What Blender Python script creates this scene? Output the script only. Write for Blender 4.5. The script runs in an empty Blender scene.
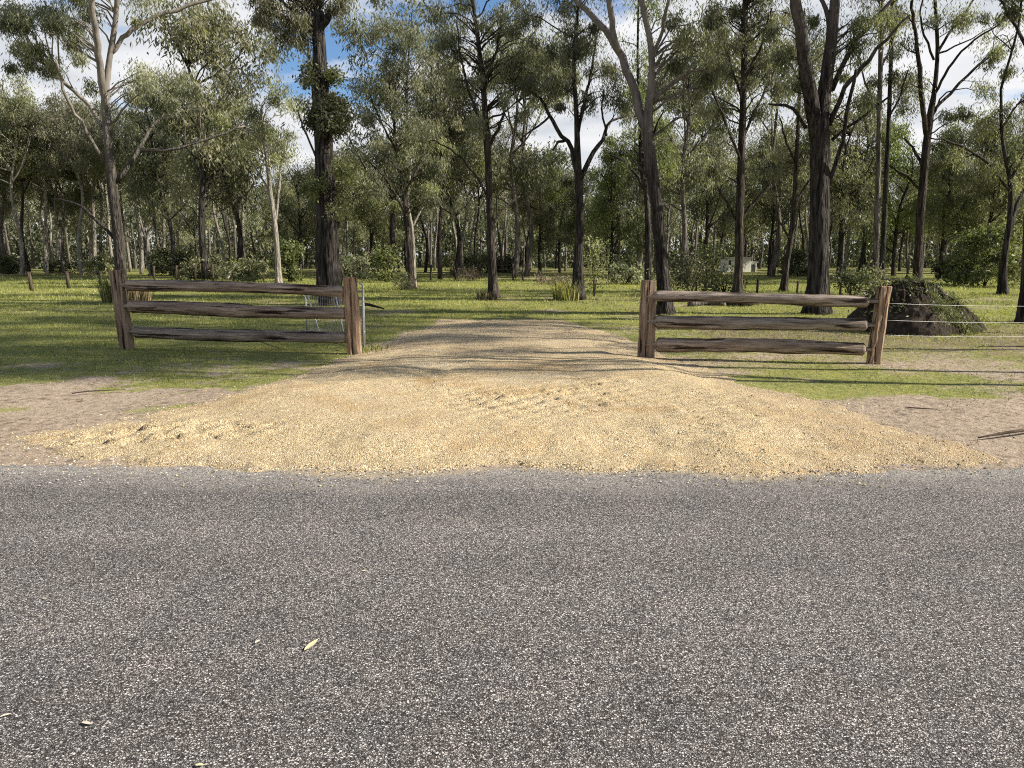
import bpy, math, random
import numpy as np
from mathutils import Vector

R = math.radians
rng = np.random.default_rng(7)
random.seed(7)
sc = bpy.context.scene
COL = sc.collection

# ------------------------------------------------------------------ camera
F = 769.0
CAMH = 1.6
PITCH = R(9.52)
CP, SP = math.cos(PITCH), math.sin(PITCH)
cam = bpy.data.cameras.new('camera')
cam_o = bpy.data.objects.new('camera', cam)
COL.objects.link(cam_o)
cam.sensor_width = 36.0
cam.lens = 36.0 * F / 1024.0
cam.clip_end = 3000
cam_o.location = (0, 0, CAMH)
cam_o.rotation_euler = (R(90) - PITCH, 0, 0)
sc.camera = cam_o


def ray(px, py):
    a, b = (px - 512) / F, (384 - py) / F
    return (a, CP + b * SP, -SP + b * CP)


def G(px, py):
    """ground point under a photo pixel"""
    d = ray(px, py)
    t = -CAMH / d[2]
    return (d[0] * t, d[1] * t)


def P(px, py, Y):
    """point at world depth Y on the line of sight of a photo pixel"""
    d = ray(px, py)
    t = Y / d[1]
    return np.array((d[0] * t, Y, CAMH + d[2] * t))


# ------------------------------------------------------------------ noise
class VNoise:
    def __init__(self, seed, n=256):
        self.n = n
        self.t = np.random.default_rng(seed).random((n, n))

    def __call__(self, x, y):
        n = self.n
        x = np.asarray(x, float); y = np.asarray(y, float)
        xi = np.floor(x).astype(int); yi = np.floor(y).astype(int)
        fx = x - xi; fy = y - yi
        fx = fx * fx * (3 - 2 * fx); fy = fy * fy * (3 - 2 * fy)
        t = self.t
        a = t[xi % n, yi % n]; b = t[(xi + 1) % n, yi % n]
        c = t[xi % n, (yi + 1) % n]; d = t[(xi + 1) % n, (yi + 1) % n]
        return (a * (1 - fx) + b * fx) * (1 - fy) + (c * (1 - fx) + d * fx) * fy


VN = VNoise(11)


def fbm(x, y, s, o=4, off=0.0):
    v = 0; a = 0.5; tot = 0
    for i in range(o):
        v = v + a * VN(x * s + 17.3 * i + off, y * s + 9.1 * i - off)
        tot += a; a *= 0.5; s *= 2.03
    return v / tot


def sstep(a, b, x):
    t = np.clip((x - a) / (b - a), 0, 1)
    return t * t * (3 - 2 * t)


# ------------------------------------------------------------------ object helpers
def link(name, data, parent=None):
    o = bpy.data.objects.new(name, data)
    COL.objects.link(o)
    if parent is not None:
        o.parent = parent
    return o


def tag(o, label=None, cat=None, group=None, kind=None):
    if label: o['label'] = label
    if cat: o['category'] = cat
    if group: o['group'] = group
    if kind: o['kind'] = kind
    return o


def thing(name, label, cat, loc=(0, 0, 0), rz=0.0, group=None):
    o = link(name, None)
    o.location = loc
    o.rotation_euler = (0, 0, rz)
    return tag(o, label, cat, group)


def copy_tree(root, loc, rz, sc_, label, group=None):
    r = root.copy(); COL.objects.link(r)
    r.location = loc; r.rotation_euler = (0, 0, rz); r.scale = sc_
    r['label'] = label
    if group: r['group'] = group
    for ch in list(root.children):
        c = ch.copy(); COL.objects.link(c); c.parent = r
    return r


def np_mesh(name, verts, faces, mats, attr=None, midx=None, smooth=True):
    """verts Nx3, faces MxK (all the same K)"""
    me = bpy.data.meshes.new(name)
    verts = np.asarray(verts, np.float32); faces = np.asarray(faces, np.int32)
    M, K = faces.shape
    me.vertices.add(len(verts)); me.vertices.foreach_set('co', verts.ravel())
    me.loops.add(M * K); me.loops.foreach_set('vertex_index', faces.ravel())
    me.polygons.add(M)
    me.polygons.foreach_set('loop_start', np.arange(0, M * K, K, dtype=np.int32))
    me.polygons.foreach_set('loop_total', np.full(M, K, np.int32))
    if midx is not None:
        me.polygons.foreach_set('material_index', np.asarray(midx, np.int32))
    me.polygons.foreach_set('use_smooth', np.full(M, smooth))
    me.update(calc_edges=True)
    if attr is not None:
        for nm, dom, arr in attr:
            a = me.attributes.new(nm, 'FLOAT', dom)
            a.data.foreach_set('value', np.asarray(arr, np.float32).ravel())
    for m in (mats if isinstance(mats, (list, tuple)) else [mats]):
        me.materials.append(m)
    me.validate()
    return me


class Tubes:
    """collects round tubes along polylines into one mesh"""
    def __init__(self):
        self.v = []; self.f = []; self.n = 0

    def add(self, pts, rads, sides=8, rough=0.0, seed=0, caps=True, flat=None):
        pts = np.asarray(pts, float); k = len(pts)
        rads = np.broadcast_to(np.asarray(rads, float), (k,))
        tang = np.gradient(pts, axis=0)
        tang /= np.linalg.norm(tang, axis=1)[:, None] + 1e-9
        ref = np.array((1.0, 0, 0)) if abs(tang[0][0]) < 0.8 else np.array((0, 1.0, 0))
        ang = np.arange(sides) / sides * 2 * math.pi
        rg = np.random.default_rng(seed)
        prof = 1 + rough * (rg.random(sides) - .5) * 1.2
        rings = []
        u = ref
        for i in range(k):
            t = tang[i]
            u = u - t * np.dot(u, t); u /= np.linalg.norm(u) + 1e-9
            w = np.cross(t, u)
            if rough:
                prof = 0.8 * prof + 0.2 * (1 + rough * (rg.random(sides) - .5) * 2.6)
            rr = rads[i] * prof
            a = np.cos(ang) * rr; b = np.sin(ang) * rr
            if flat: b = b * flat
            rings.append(pts[i] + a[:, None] * u + b[:, None] * w)
        base = self.n
        V = np.concatenate(rings)
        idx = np.arange(sides)
        for i in range(k - 1):
            a = base + i * sides + idx
            b = base + i * sides + (idx + 1) % sides
            self.f.append(np.stack([a, b, b + sides, a + sides], 1))
        n = len(V)
        if caps:
            V = np.concatenate([V, pts[:1], pts[-1:]])
            a = base + idx; b = base + (idx + 1) % sides
            c0 = np.full(sides, base + n); c1 = np.full(sides, base + n + 1)
            self.f.append(np.stack([b, a, c0, c0], 1))
            e = (k - 1) * sides
            self.f.append(np.stack([a + e, b + e, c1, c1], 1))
            n += 2
        self.v.append(V); self.n += n

    def build(self, name, mat, parent=None, smooth=True):
        me = tube_mesh(name, self.v, self.f, mat, smooth)
        return link(name, me, parent)


def tube_mesh(name, vs, fs, mat, smooth=True):
    V = np.concatenate(vs); Fq = np.concatenate(fs)
    tri = Fq[:, 2] == Fq[:, 3]
    me = bpy.data.meshes.new(name)
    nq, nt = int((~tri).sum()), int(tri.sum())
    loops = np.concatenate([Fq[~tri].ravel(), Fq[tri][:, :3].ravel()]).astype(np.int32)
    me.vertices.add(len(V)); me.vertices.foreach_set('co', V.astype(np.float32).ravel())
    me.loops.add(len(loops)); me.loops.foreach_set('vertex_index', loops)
    me.polygons.add(nq + nt)
    st = np.concatenate([np.arange(nq) * 4, nq * 4 + np.arange(nt) * 3]).astype(np.int32)
    tt = np.concatenate([np.full(nq, 4), np.full(nt, 3)]).astype(np.int32)
    me.polygons.foreach_set('loop_start', st); me.polygons.foreach_set('loop_total', tt)
    me.polygons.foreach_set('use_smooth', np.full(nq + nt, smooth))
    me.update(calc_edges=True)
    me.materials.append(mat)
    return me


def spline(pts, n):
    """Catmull-Rom resample of rows (any width)"""
    p = np.asarray(pts, float)
    if len(p) < 3:
        t = np.linspace(0, 1, n)[:, None]
        return p[0] * (1 - t) + p[-1] * t
    q = np.concatenate([2 * p[:1] - p[1:2], p, 2 * p[-1:] - p[-2:-1]])
    out = []
    for s in np.linspace(0, len(p) - 1 - 1e-6, n):
        i = int(s); t = s - i
        a, b, c, d = q[i], q[i + 1], q[i + 2], q[i + 3]
        out.append(0.5 * (2 * b + (c - a) * t + (2 * a - 5 * b + 4 * c - d) * t * t + (3 * b - a - 3 * c + d) * t ** 3))
    return np.array(out)


# ------------------------------------------------------------------ materials
class NT:
    def __init__(self, name):
        self.m = bpy.data.materials.new(name)
        self.m.use_nodes = True
        self.t = self.m.node_tree
        self.t.nodes.clear()
        self.out = self.n('ShaderNodeOutputMaterial')

    def n(self, typ, ins=None, **kw):
        nd = self.t.nodes.new(typ)
        for k, v in kw.items(): setattr(nd, k, v)
        for k, v in (ins or {}).items():
            if isinstance(v, bpy.types.NodeSocket): self.t.links.new(v, nd.inputs[k])
            else: nd.inputs[k].default_value = v
        return nd

    def noise(self, vec, scale, detail=4, rough=0.55, out='Fac'):
        return self.n('ShaderNodeTexNoise', {'Vector': vec, 'Scale': scale, 'Detail': detail, 'Roughness': rough}).outputs[out]

    def ramp(self, fac, stops, interp='LINEAR'):
        nd = self.n('ShaderNodeValToRGB', {'Fac': fac})
        cr = nd.color_ramp; cr.interpolation = interp
        while len(cr.elements) < len(stops): cr.elements.new(0.5)
        for e, (p, c) in zip(cr.elements, stops):
            e.position = p
            e.color = (c, c, c, 1) if isinstance(c, (int, float)) else (*c, 1)
        return nd.outputs['Color']

    def mix(self, fac, a, b, mode='MIX'):
        nd = self.n('ShaderNodeMix', data_type='RGBA', blend_type=mode)
        for k, v in ((0, fac), (6, a), (7, b)):
            if isinstance(v, bpy.types.NodeSocket): self.t.links.new(v, nd.inputs[k])
            else: nd.inputs[k].default_value = v if k == 0 or len(v) == 4 else (*v, 1)
        return nd.outputs[2]

    def math(self, op, a, b=0.0, c=0.0, clamp=False):
        nd = self.n('ShaderNodeMath', operation=op, use_clamp=clamp)
        for k, v in enumerate((a, b, c)):
            if isinstance(v, bpy.types.NodeSocket): self.t.links.new(v, nd.inputs[k])
            else: nd.inputs[k].default_value = v
        return nd.outputs[0]

    def coord(self, scale=(1, 1, 1), out='Object'):
        c = self.n('ShaderNodeTexCoord').outputs[out]
        return self.n('ShaderNodeMapping', {'Vector': c, 'Scale': scale}).outputs[0]

    def pos(self):
        return self.n('ShaderNodeNewGeometry').outputs['Position']

    def attr(self, name):
        return self.n('ShaderNodeAttribute', attribute_name=name).outputs['Fac']

    def bump(self, h, strength=0.5, dist=0.02, normal=None):
        ins = {'Height': h, 'Strength': strength, 'Distance': dist}
        if normal is not None: ins['Normal'] = normal
        return self.n('ShaderNodeBump', ins).outputs[0]

    def pbr(self, color, rough=0.8, bump=None, spec=0.3, metal=0.0):
        ins = {'Base Color': color if isinstance(color, bpy.types.NodeSocket) else (*color, 1), 'Roughness': rough,
               'Specular IOR Level': spec, 'Metallic': metal}
        if bump is not None: ins['Normal'] = bump
        s = self.n('ShaderNodeBsdfPrincipled', ins)
        self.t.links.new(s.outputs[0], self.out.inputs['Surface'])
        return s

    def finish(self, shader):
        self.t.links.new(shader, self.out.inputs['Surface'])


def bark(name, dark, light, pale=None, z0=0, z1=1, streak=1.0):
    m = NT(name)
    c = m.coord((9, 9, 1.1))
    f = m.noise(c, 1.6, 6, 0.65)
    blotch = m.noise(m.coord(), 1.3, 4)
    col = m.ramp(f, [(0.40, dark), (0.64, light)])
    col = m.mix(m.ramp(blotch, [(0.4, 0.0), (0.75, 0.35)]), col, tuple(0.6 * a + 0.4 * b for a, b in zip(dark, light)))
    wv = m.n('ShaderNodeTexVoronoi', {'Vector': m.coord((8, 8, 0.9)), 'Scale': 2.2}, feature='DISTANCE_TO_EDGE').outputs[0]
    h = m.math('ADD', m.math('MULTIPLY', m.ramp(wv, [(0.0, 0.0), (0.25, 1.0)]), 0.7), f)
    bs = 0.9
    if pale:
        z = m.n('ShaderNodeSeparateXYZ', {'Vector': m.n('ShaderNodeTexCoord').outputs['Object']}).outputs['Z']
        jag = m.math('ADD', z, m.math('MULTIPLY', m.math('SUBTRACT', m.noise(m.coord((5, 5, 0.5)), 1.5, 3), 0.5), 3.4))
        k = m.math('DIVIDE', m.math('SUBTRACT', jag, z0), z1 - z0, clamp=True)
        pc = m.ramp(m.noise(m.coord((3, 3, 0.7)), 2.0, 5), [(0.3, tuple(0.5 * v for v in pale)), (0.55, pale), (0.8, tuple(min(1, v * 1.35) for v in pale))])
        col = m.mix(k, col, pc)
        h = m.math('MULTIPLY', h, m.math('SUBTRACT', 1.1, k))
    m.pbr(col, 0.9, m.bump(h, bs, 0.05), 0.15)
    return m.m


M = {}
M['ironbark'] = bark('ironbark', (0.007, 0.006, 0.0055), (0.085, 0.075, 0.067))
M['brown_bark'] = bark('brown_bark', (0.012, 0.010, 0.008), (0.098, 0.080, 0.067))
M['grey_bark'] = bark('grey_bark', (0.045, 0.040, 0.035), (0.22, 0.195, 0.17))
M['gum_bark'] = bark('gum_bark', (0.008, 0.007, 0.006), (0.080, 0.070, 0.062), (0.15, 0.135, 0.12), 3.0, 6.0)
M['peel_bark'] = bark('peel_bark', (0.006, 0.005, 0.005), (0.085, 0.075, 0.068), (0.12, 0.105, 0.095), 5.6, 8.6)
M['rough_pale'] = bark('rough_pale', (0.022, 0.019, 0.016), (0.11, 0.095, 0.082), (0.20, 0.182, 0.16), 4.0, 6.6)
M['pale_bark'] = bark('pale_bark', (0.13, 0.118, 0.10), (0.40, 0.365, 0.31))
M['dead_wood'] = bark('dead_wood', (0.16, 0.14, 0.12), (0.48, 0.44, 0.38))


def leaf(name, a, b, c, trans=0.3, rough=0.5, tr_col=None):
    m = NT(name)
    v = m.attr('var')
    col = m.ramp(v, [(0.08, a), (0.5, b), (0.92, c)])
    oi = m.n('ShaderNodeObjectInfo').outputs['Random']
    hs = m.n('ShaderNodeHueSaturation', {'Color': col, 'Saturation': m.math('ADD', 0.85, m.math('MULTIPLY', oi, 0.3)),
                                         'Value': m.math('ADD', 0.8, m.math('MULTIPLY', oi, 0.42)),
                                         'Hue': m.math('ADD', 0.485, m.math('MULTIPLY', oi, 0.03))}).outputs[0]
    p = m.n('ShaderNodeBsdfPrincipled', {'Base Color': hs, 'Roughness': rough, 'Specular IOR Level': 0.32})
    tc = m.mix(1.0, hs, tr_col or (1.35, 1.5, 0.75), 'MULTIPLY')
    t = m.n('ShaderNodeBsdfTranslucent', {'Color': tc})
    mx = m.n('ShaderNodeMixShader', {0: trans, 1: p.outputs[0], 2: t.outputs[0]})
    m.finish(mx.outputs[0])
    return m.m


M['gum_leaf'] = leaf('gum_leaf', (0.042, 0.047, 0.031), (0.132, 0.138, 0.091), (0.31, 0.305, 0.215), 0.36)
M['olive_leaf'] = leaf('olive_leaf', (0.048, 0.051, 0.030), (0.150, 0.151, 0.089), (0.32, 0.31, 0.20), 0.36)
M['bright_leaf'] = leaf('bright_leaf', (0.052, 0.064, 0.026), (0.135, 0.152, 0.064), (0.25, 0.262, 0.12), 0.36)
M['dark_leaf'] = leaf('dark_leaf', (0.028, 0.034, 0.016), (0.066, 0.075, 0.036), (0.125, 0.13, 0.066), 0.25)
M['dry_leaf'] = leaf('dry_leaf', (0.06, 0.047, 0.03), (0.16, 0.125, 0.085), (0.27, 0.22, 0.155), 0.2)
M['grass_blade'] = leaf('grass_blade', (0.085, 0.105, 0.028), (0.225, 0.248, 0.072), (0.47, 0.44, 0.21), 0.38, 0.6, (1.4, 1.45, 0.6))

# ---- setting materials
def mat_asphalt():
    m = NT('chip_seal')
    p = m.pos()
    wob = m.n('ShaderNodeTexNoise', {'Vector': p, 'Scale': 120.0, 'Detail': 2.0}).outputs['Color']
    off = m.n('ShaderNodeVectorMath', {0: wob, 1: (0.5, 0.5, 0.5)}, operation='SUBTRACT').outputs[0]
    off = m.n('ShaderNodeVectorMath', {0: off, 'Scale': 0.012}, operation='SCALE').outputs[0]
    pw = m.n('ShaderNodeVectorMath', {0: p, 1: off}, operation='ADD').outputs[0]
    v1 = m.n('ShaderNodeTexVoronoi', {'Vector': pw, 'Scale': 104.0, 'Randomness': 1.0})
    e1 = m.n('ShaderNodeTexVoronoi', {'Vector': pw, 'Scale': 104.0, 'Randomness': 1.0}, feature='DISTANCE_TO_EDGE').outputs[0]
    cs = m.n('ShaderNodeSeparateColor', {'Color': v1.outputs['Color']})
    stone = m.ramp(cs.outputs[0], [(0.0, (0.07, 0.066, 0.065)), (0.2, (0.25, 0.24, 0.236)), (0.5, (0.47, 0.452, 0.442)), (0.85, (0.60, 0.58, 0.567)), (1.0, (0.64, 0.62, 0.605))])
    tint = m.mix(m.ramp(cs.outputs[1], [(0.5, 0.0), (1.0, 0.30)]), stone, (0.40, 0.345, 0.32))
    gap = m.ramp(e1, [(0.02, 0.0), (0.20, 1.0)])
    pock = m.ramp(m.noise(p, 85.0, 3, 0.65), [(0.37, 0.0), (0.50, 1.0)])
    k = m.math('MULTIPLY', gap, m.math('ADD', m.math('MULTIPLY', pock, 0.7), 0.3))
    col = m.mix(k, (0.022, 0.021, 0.021), tint)
    # broad wear: worn wheel path paler, patchy binder
    wear = m.noise(m.n('ShaderNodeMapping', {'Vector': p, 'Scale': (0.35, 1.0, 1)}).outputs[0], 0.9, 5, 0.6)
    col = m.mix(1.0, col, m.ramp(wear, [(0.3, 0.86), (0.7, 1.16)]), 'MULTIPLY')
    band = m.noise(m.n('ShaderNodeMapping', {'Vector': p, 'Scale': (0.06, 1.0, 1)}).outputs[0], 1.1, 3, 0.5)
    col = m.mix(1.0, col, m.ramp(band, [(0.35, (0.91, 0.90, 0.89)), (0.65, (1.07, 1.06, 1.05))]), 'MULTIPLY')
    wear2 = m.noise(p, 3.0, 4, 0.6)
    col = m.mix(1.0, col, m.ramp(wear2, [(0.3, (0.90, 0.91, 0.93)), (0.7, (1.10, 1.07, 1.04))]), 'MULTIPLY')
    # pale dust by the shoulder
    y = m.n('ShaderNodeSeparateXYZ', {'Vector': p}).outputs['Y']
    yy = m.math('ADD', y, m.math('MULTIPLY', m.math('SUBTRACT', m.noise(p, 1.1, 4), 0.5), 1.2))
    d = m.math('DIVIDE', m.math('SUBTRACT', yy, 4.95), 0.75, clamp=True)
    dn = m.ramp(m.noise(p, 16.0, 5, 0.7), [(0.36, 0.35), (0.6, 1.0)])
    col = m.mix(m.math('MULTIPLY', m.math('MULTIPLY', d, dn), 0.75), col, m.mix(cs.outputs[1], (0.34, 0.31, 0.27), (0.64, 0.595, 0.53)))
    # a faint trail of tan dust carried out of the gateway
    sp = m.n('ShaderNodeMapping', {'Vector': p, 'Scale': (2.2, 0.5, 1), 'Rotation': (0, 0, -0.35)}).outputs[0]
    dust = m.ramp(m.noise(sp, 1.2, 5), [(0.62, 0.0), (0.8, 0.25)])
    col = m.mix(m.math('MULTIPLY', dust, m.math('DIVIDE', m.math('SUBTRACT', y, 3.6), 1.4, clamp=True)), col, (0.42, 0.36, 0.27))
    h = m.math('MULTIPLY', m.math('ADD', m.math('MULTIPLY', gap, 0.8), m.math('MULTIPLY', cs.outputs[2], 0.8)), pock)
    da = m.math('ADD', m.attr('dust'), m.math('MULTIPLY', m.math('SUBTRACT', m.noise(p, 7.0, 6, 0.7), 0.5), 0.9))
    col = m.mix(m.ramp(da, [(0.38, 0.0), (0.9, 0.85)]), col, m.mix(cs.outputs[1], (0.50, 0.39, 0.235), (0.64, 0.54, 0.37)))
    fz = m.noise(p, 160.0, 2, 0.6)
    col = m.mix(1.0, col, m.ramp(fz, [(0.3, 0.62), (0.7, 1.38)]), 'MULTIPLY')
    m.pbr(col, 0.85, m.bump(h, 1.0, 0.011), 0.2)
    return m.m


def mat_gravel():
    m = NT('decomposed_gravel')
    p = m.pos()
    v = m.n('ShaderNodeTexVoronoi', {'Vector': p, 'Scale': 58.0, 'Randomness': 1.0})
    e = m.n('ShaderNodeTexVoronoi', {'Vector': p, 'Scale': 58.0}, feature='DISTANCE_TO_EDGE').outputs[0]
    v2 = m.n('ShaderNodeTexVoronoi', {'Vector': p, 'Scale': 130.0})
    cs = m.n('ShaderNodeSeparateColor', {'Color': v.outputs['Color']})
    cs2 = m.n('ShaderNodeSeparateColor', {'Color': v2.outputs['Color']})
    a = m.ramp(cs.outputs[0], [(0.0, (0.20, 0.14, 0.075)), (0.12, (0.38, 0.275, 0.14)), (0.2, (0.52, 0.40, 0.225)), (0.6, (0.64, 0.52, 0.32)), (1.0, (0.76, 0.68, 0.50))])
    b = m.ramp(cs2.outputs[0], [(0.0, (0.25, 0.175, 0.09)), (0.2, (0.50, 0.37, 0.19)), (1.0, (0.70, 0.575, 0.36))])
    strk = m.noise(m.n('ShaderNodeMapping', {'Vector': p, 'Scale': (3.2, 0.45, 1)}).outputs[0], 1.0, 5, 0.6)
    col = m.mix(0.5, a, b)
    br = m.noise(p, 0.75, 6, 0.62)
    col = m.mix(m.ramp(br, [(0.50, 0.0), (0.66, 0.75)]), col, m.mix(cs2.outputs[1], (0.40, 0.26, 0.11), (0.54, 0.37, 0.175)))
    pl = m.noise(m.n('ShaderNodeMapping', {'Vector': p, 'Location': (4, 2, 0), 'Scale': (0.8, 1.5, 1)}).outputs[0], 0.8, 5, 0.6)
    col = m.mix(m.ramp(pl, [(0.55, 0.0), (0.72, 0.6)]), col, m.mix(cs2.outputs[2], (0.52, 0.445, 0.32), (0.68, 0.61, 0.47)))
    col = m.mix(m.ramp(strk, [(0.5, 0.0), (0.7, 0.55)]), col, m.mix(cs2.outputs[1], (0.42, 0.31, 0.175), (0.60, 0.48, 0.31)))
    # shaded stretch further in: its greyer tone is put into the colour
    y = m.n('ShaderNodeSeparateXYZ', {'Vector': p}).outputs['Y']
    g = m.math('DIVIDE', m.math('SUBTRACT', m.math('ADD', y, m.math('MULTIPLY', br, 4)), 11.5), 4.0, clamp=True)
    col = m.mix(m.math('MULTIPLY', g, 0.5), col, m.mix(cs2.outputs[0], (0.40, 0.31, 0.19), (0.64, 0.53, 0.36)))
    bw = m.math('ADD', m.attr('brown'), m.math('MULTIPLY', m.math('SUBTRACT', m.noise(p, 2.4, 6, 0.7), 0.5), 1.0))
    col = m.mix(m.ramp(bw, [(0.35, 0.0), (0.85, 0.8)]), col, m.mix(cs.outputs[2], (0.25, 0.175, 0.10), (0.50, 0.40, 0.27)))
    ed = m.attr('edge')
    # tracked-in grey chips along the roadside rim
    rim = m.math('MULTIPLY', m.ramp(ed, [(0.0, 1.0), (0.35, 0.0)]), m.ramp(m.noise(p, 14, 3), [(0.42, 0.0), (0.6, 0.8)]))
    col = m.mix(rim, col, (0.40, 0.32, 0.22))
    spk = m.noise(p, 34.0, 4, 0.7)
    col = m.mix(m.ramp(spk, [(0.60, 0.0), (0.68, 0.6)]), col, (0.16, 0.11, 0.06))
    gap = m.ramp(e, [(0.0, 0.42), (0.14, 1.0)])
    col = m.mix(1.0, col, gap, 'MULTIPLY')
    h = m.math('ADD', m.math('MULTIPLY', m.ramp(e, [(0.0, 0.0), (0.3, 1.0)]), cs.outputs[1]), m.math('MULTIPLY', cs2.outputs[1], 0.45))
    h2 = m.noise(p, 8.0, 6, 0.72)
    n1 = m.bump(h2, 0.75, 0.045)
    m.pbr(col, 0.92, m.bump(h, 0.8, 0.013, n1), 0.15)
    return m.m


def mat_ground():
    m = NT('paddock_soil')
    p = m.pos()
    gr = m.attr('grassy')
    lit = m.attr('litter')
    f1 = m.noise(p, 9.0, 6, 0.65); f2 = m.noise(p, 1.2, 5, 0.6); f3 = m.noise(p, 45.0, 3, 0.6)
    dirt = m.ramp(f1, [(0.3, (0.10, 0.076, 0.055)), (0.48, (0.255, 0.202, 0.148)), (0.75, (0.40, 0.33, 0.25))])
    dirt = m.mix(m.ramp(f2, [(0.4, 0.0), (0.7, 0.55)]), dirt, m.mix(f3, (0.28, 0.222, 0.163), (0.43, 0.36, 0.275)))
    grass = m.ramp(f1, [(0.25, (0.072, 0.082, 0.024)), (0.5, (0.18, 0.192, 0.056)), (0.8, (0.32, 0.305, 0.12))])
    grass = m.mix(m.ramp(f2, [(0.45, 0.0), (0.7, 0.7)]), grass, m.mix(f3, (0.15, 0.155, 0.03), (0.36, 0.31, 0.12)))
    leafy = m.mix(f3, (0.085, 0.062, 0.04), (0.27, 0.21, 0.15))
    edge = m.math('ADD', gr, m.math('MULTIPLY', m.math('SUBTRACT', m.noise(p, 4.0, 5, 0.7), 0.5), 0.9))
    k = m.ramp(edge, [(0.36, 0.0), (0.62, 1.0)])
    col = m.mix(k, dirt, grass)
    le = m.math('ADD', lit, m.math('MULTIPLY', m.math('SUBTRACT', m.noise(p, 2.2, 5, 0.7), 0.5), 1.0))
    col = m.mix(m.ramp(le, [(0.42, 0.0), (0.7, 0.85)]), col, leafy)
    h = m.math('ADD', f1, m.math('MULTIPLY', f3, 0.4))
    m.pbr(col, 0.95, m.bump(h, 0.7, 0.05), 0.1)
    return m.m


def mat_timber(name, dark, mid, light, axis):
    m = NT(name)
    s = [26, 26, 26]; s[axis] = 1.6
    f = m.noise(m.coord(tuple(s)), 1.0, 6, 0.65)
    s2 = [5, 5, 5]; s2[axis] = 0.8
    g = m.noise(m.coord(tuple(s2)), 1.0, 4)
    col = m.ramp(f, [(0.36, dark), (0.5, mid), (0.66, light)])
    col = m.mix(m.ramp(g, [(0.42, 0.0), (0.72, 0.6)]), col, tuple(0.5 * (a + b) for a, b in zip(dark, light)))
    cr = m.ramp(m.noise(m.coord(tuple(v * (.55 if i != axis else .7) for i, v in enumerate(s))), 1.0, 4, 0.5), [(0.36, 0.0), (0.42, 1.0)])
    col = m.mix(1.0, col, m.mix(cr, (0.16, 0.13, 0.11), (1, 1, 1)), 'MULTIPLY')
    m.pbr(col, 0.85, m.bump(m.math('ADD', f, m.math('MULTIPLY', cr, 0.9)), 1.0, 0.035), 0.2)
    return m.m


M['rail'] = mat_timber('weathered_rail', (0.06, 0.040, 0.027), (0.245, 0.178, 0.13), (0.52, 0.42, 0.33), 0)
M['rail_grey'] = mat_timber('grey_weathered_rail', (0.055, 0.040, 0.030), (0.215, 0.168, 0.132), (0.46, 0.395, 0.33), 0)
M['post'] = mat_timber('split_post', (0.075, 0.052, 0.036), (0.22, 0.158, 0.11), (0.42, 0.32, 0.235), 2)
M['post_red'] = mat_timber('fresh_split_post', (0.10, 0.062, 0.038), (0.29, 0.190, 0.120), (0.48, 0.35, 0.24), 2)
M['old_post'] = mat_timber('old_post', (0.025, 0.020, 0.015), (0.065, 0.050, 0.038), (0.12, 0.095, 0.075), 2)


def mat_simple(name, col, rough=0.5, metal=0.0, var=0.15, scale=8.0, spec=0.4):
    m = NT(name)
    f = m.noise(m.coord(), scale, 4)
    c = m.ramp(f, [(0.3, tuple(v * (1 - var) for v in col)), (0.7, tuple(min(1, v * (1 + var)) for v in col))])
    m.pbr(c, rough, None, spec, metal)
    return m.m


M['galv'] = mat_simple('galvanised_steel', (0.40, 0.41, 0.41), 0.45, 0.5)
M['wire'] = mat_simple('fence_wire', (0.55, 0.56, 0.55), 0.5, 0.3)
M['stick_wood'] = mat_simple('stick_wood', (0.06, 0.045, 0.034), 0.9, 0, 0.5, 14.0, 0.1)
M['shed_wall'] = mat_simple('cream_shed_sheet', (0.78, 0.77, 0.71), 0.6, 0, 0.06)
M['shed_roof'] = mat_simple('shed_roof_sheet', (0.42, 0.43, 0.42), 0.5, 0.2)
M['shed_dark'] = mat_simple('shed_opening', (0.03, 0.03, 0.03), 0.6)
M['stone'] = mat_gravel()
M['asphalt'] = mat_asphalt()
M['ground'] = mat_ground()


def mat_mound():
    m = NT('black_soil')
    p = m.coord()
    f = m.noise(p, 6.0, 6, 0.7)
    col = m.ramp(f, [(0.3, (0.012, 0.010, 0.008)), (0.55, (0.05, 0.039, 0.03)), (0.8, (0.14, 0.11, 0.08))])
    m.pbr(col, 0.95, m.bump(f, 1.0, 0.12), 0.1)
    return m.m


M['mound'] = mat_mound()


def mat_fallen(name, a, b):
    m = NT(name)
    col = m.ramp(m.noise(m.coord((30, 8, 8)), 1.0, 3), [(0.3, a), (0.7, b)])
    m.pbr(col, 0.6, None, 0.3)
    return m.m


M['yellow_leaf'] = mat_fallen('fallen_leaf_yellow', (0.46, 0.42, 0.22), (0.60, 0.55, 0.33))
M['tan_leaf'] = mat_fallen('fallen_leaf_tan', (0.42, 0.36, 0.28), (0.58, 0.52, 0.43))

# ------------------------------------------------------------------ world, sun
SUN_EL, SUN_AZ = R(34), R(96)            # azimuth from +Y towards +X
w = bpy.data.worlds.new('World'); sc.world = w
w.use_nodes = True
t = w.node_tree; t.nodes.clear()


def wn(typ, ins=None, **kw):
    nd = t.nodes.new(typ)
    for k, v in kw.items(): setattr(nd, k, v)
    for k, v in (ins or {}).items():
        if isinstance(v, bpy.types.NodeSocket): t.links.new(v, nd.inputs[k])
        else: nd.inputs[k].default_value = v
    return nd


def wm(op, a, b=0.0, clamp=False):
    nd = wn('ShaderNodeMath', operation=op, use_clamp=clamp)
    for k, v in enumerate((a, b)):
        if isinstance(v, bpy.types.NodeSocket): t.links.new(v, nd.inputs[k])
        else: nd.inputs[k].default_value = v
    return nd.outputs[0]


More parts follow.
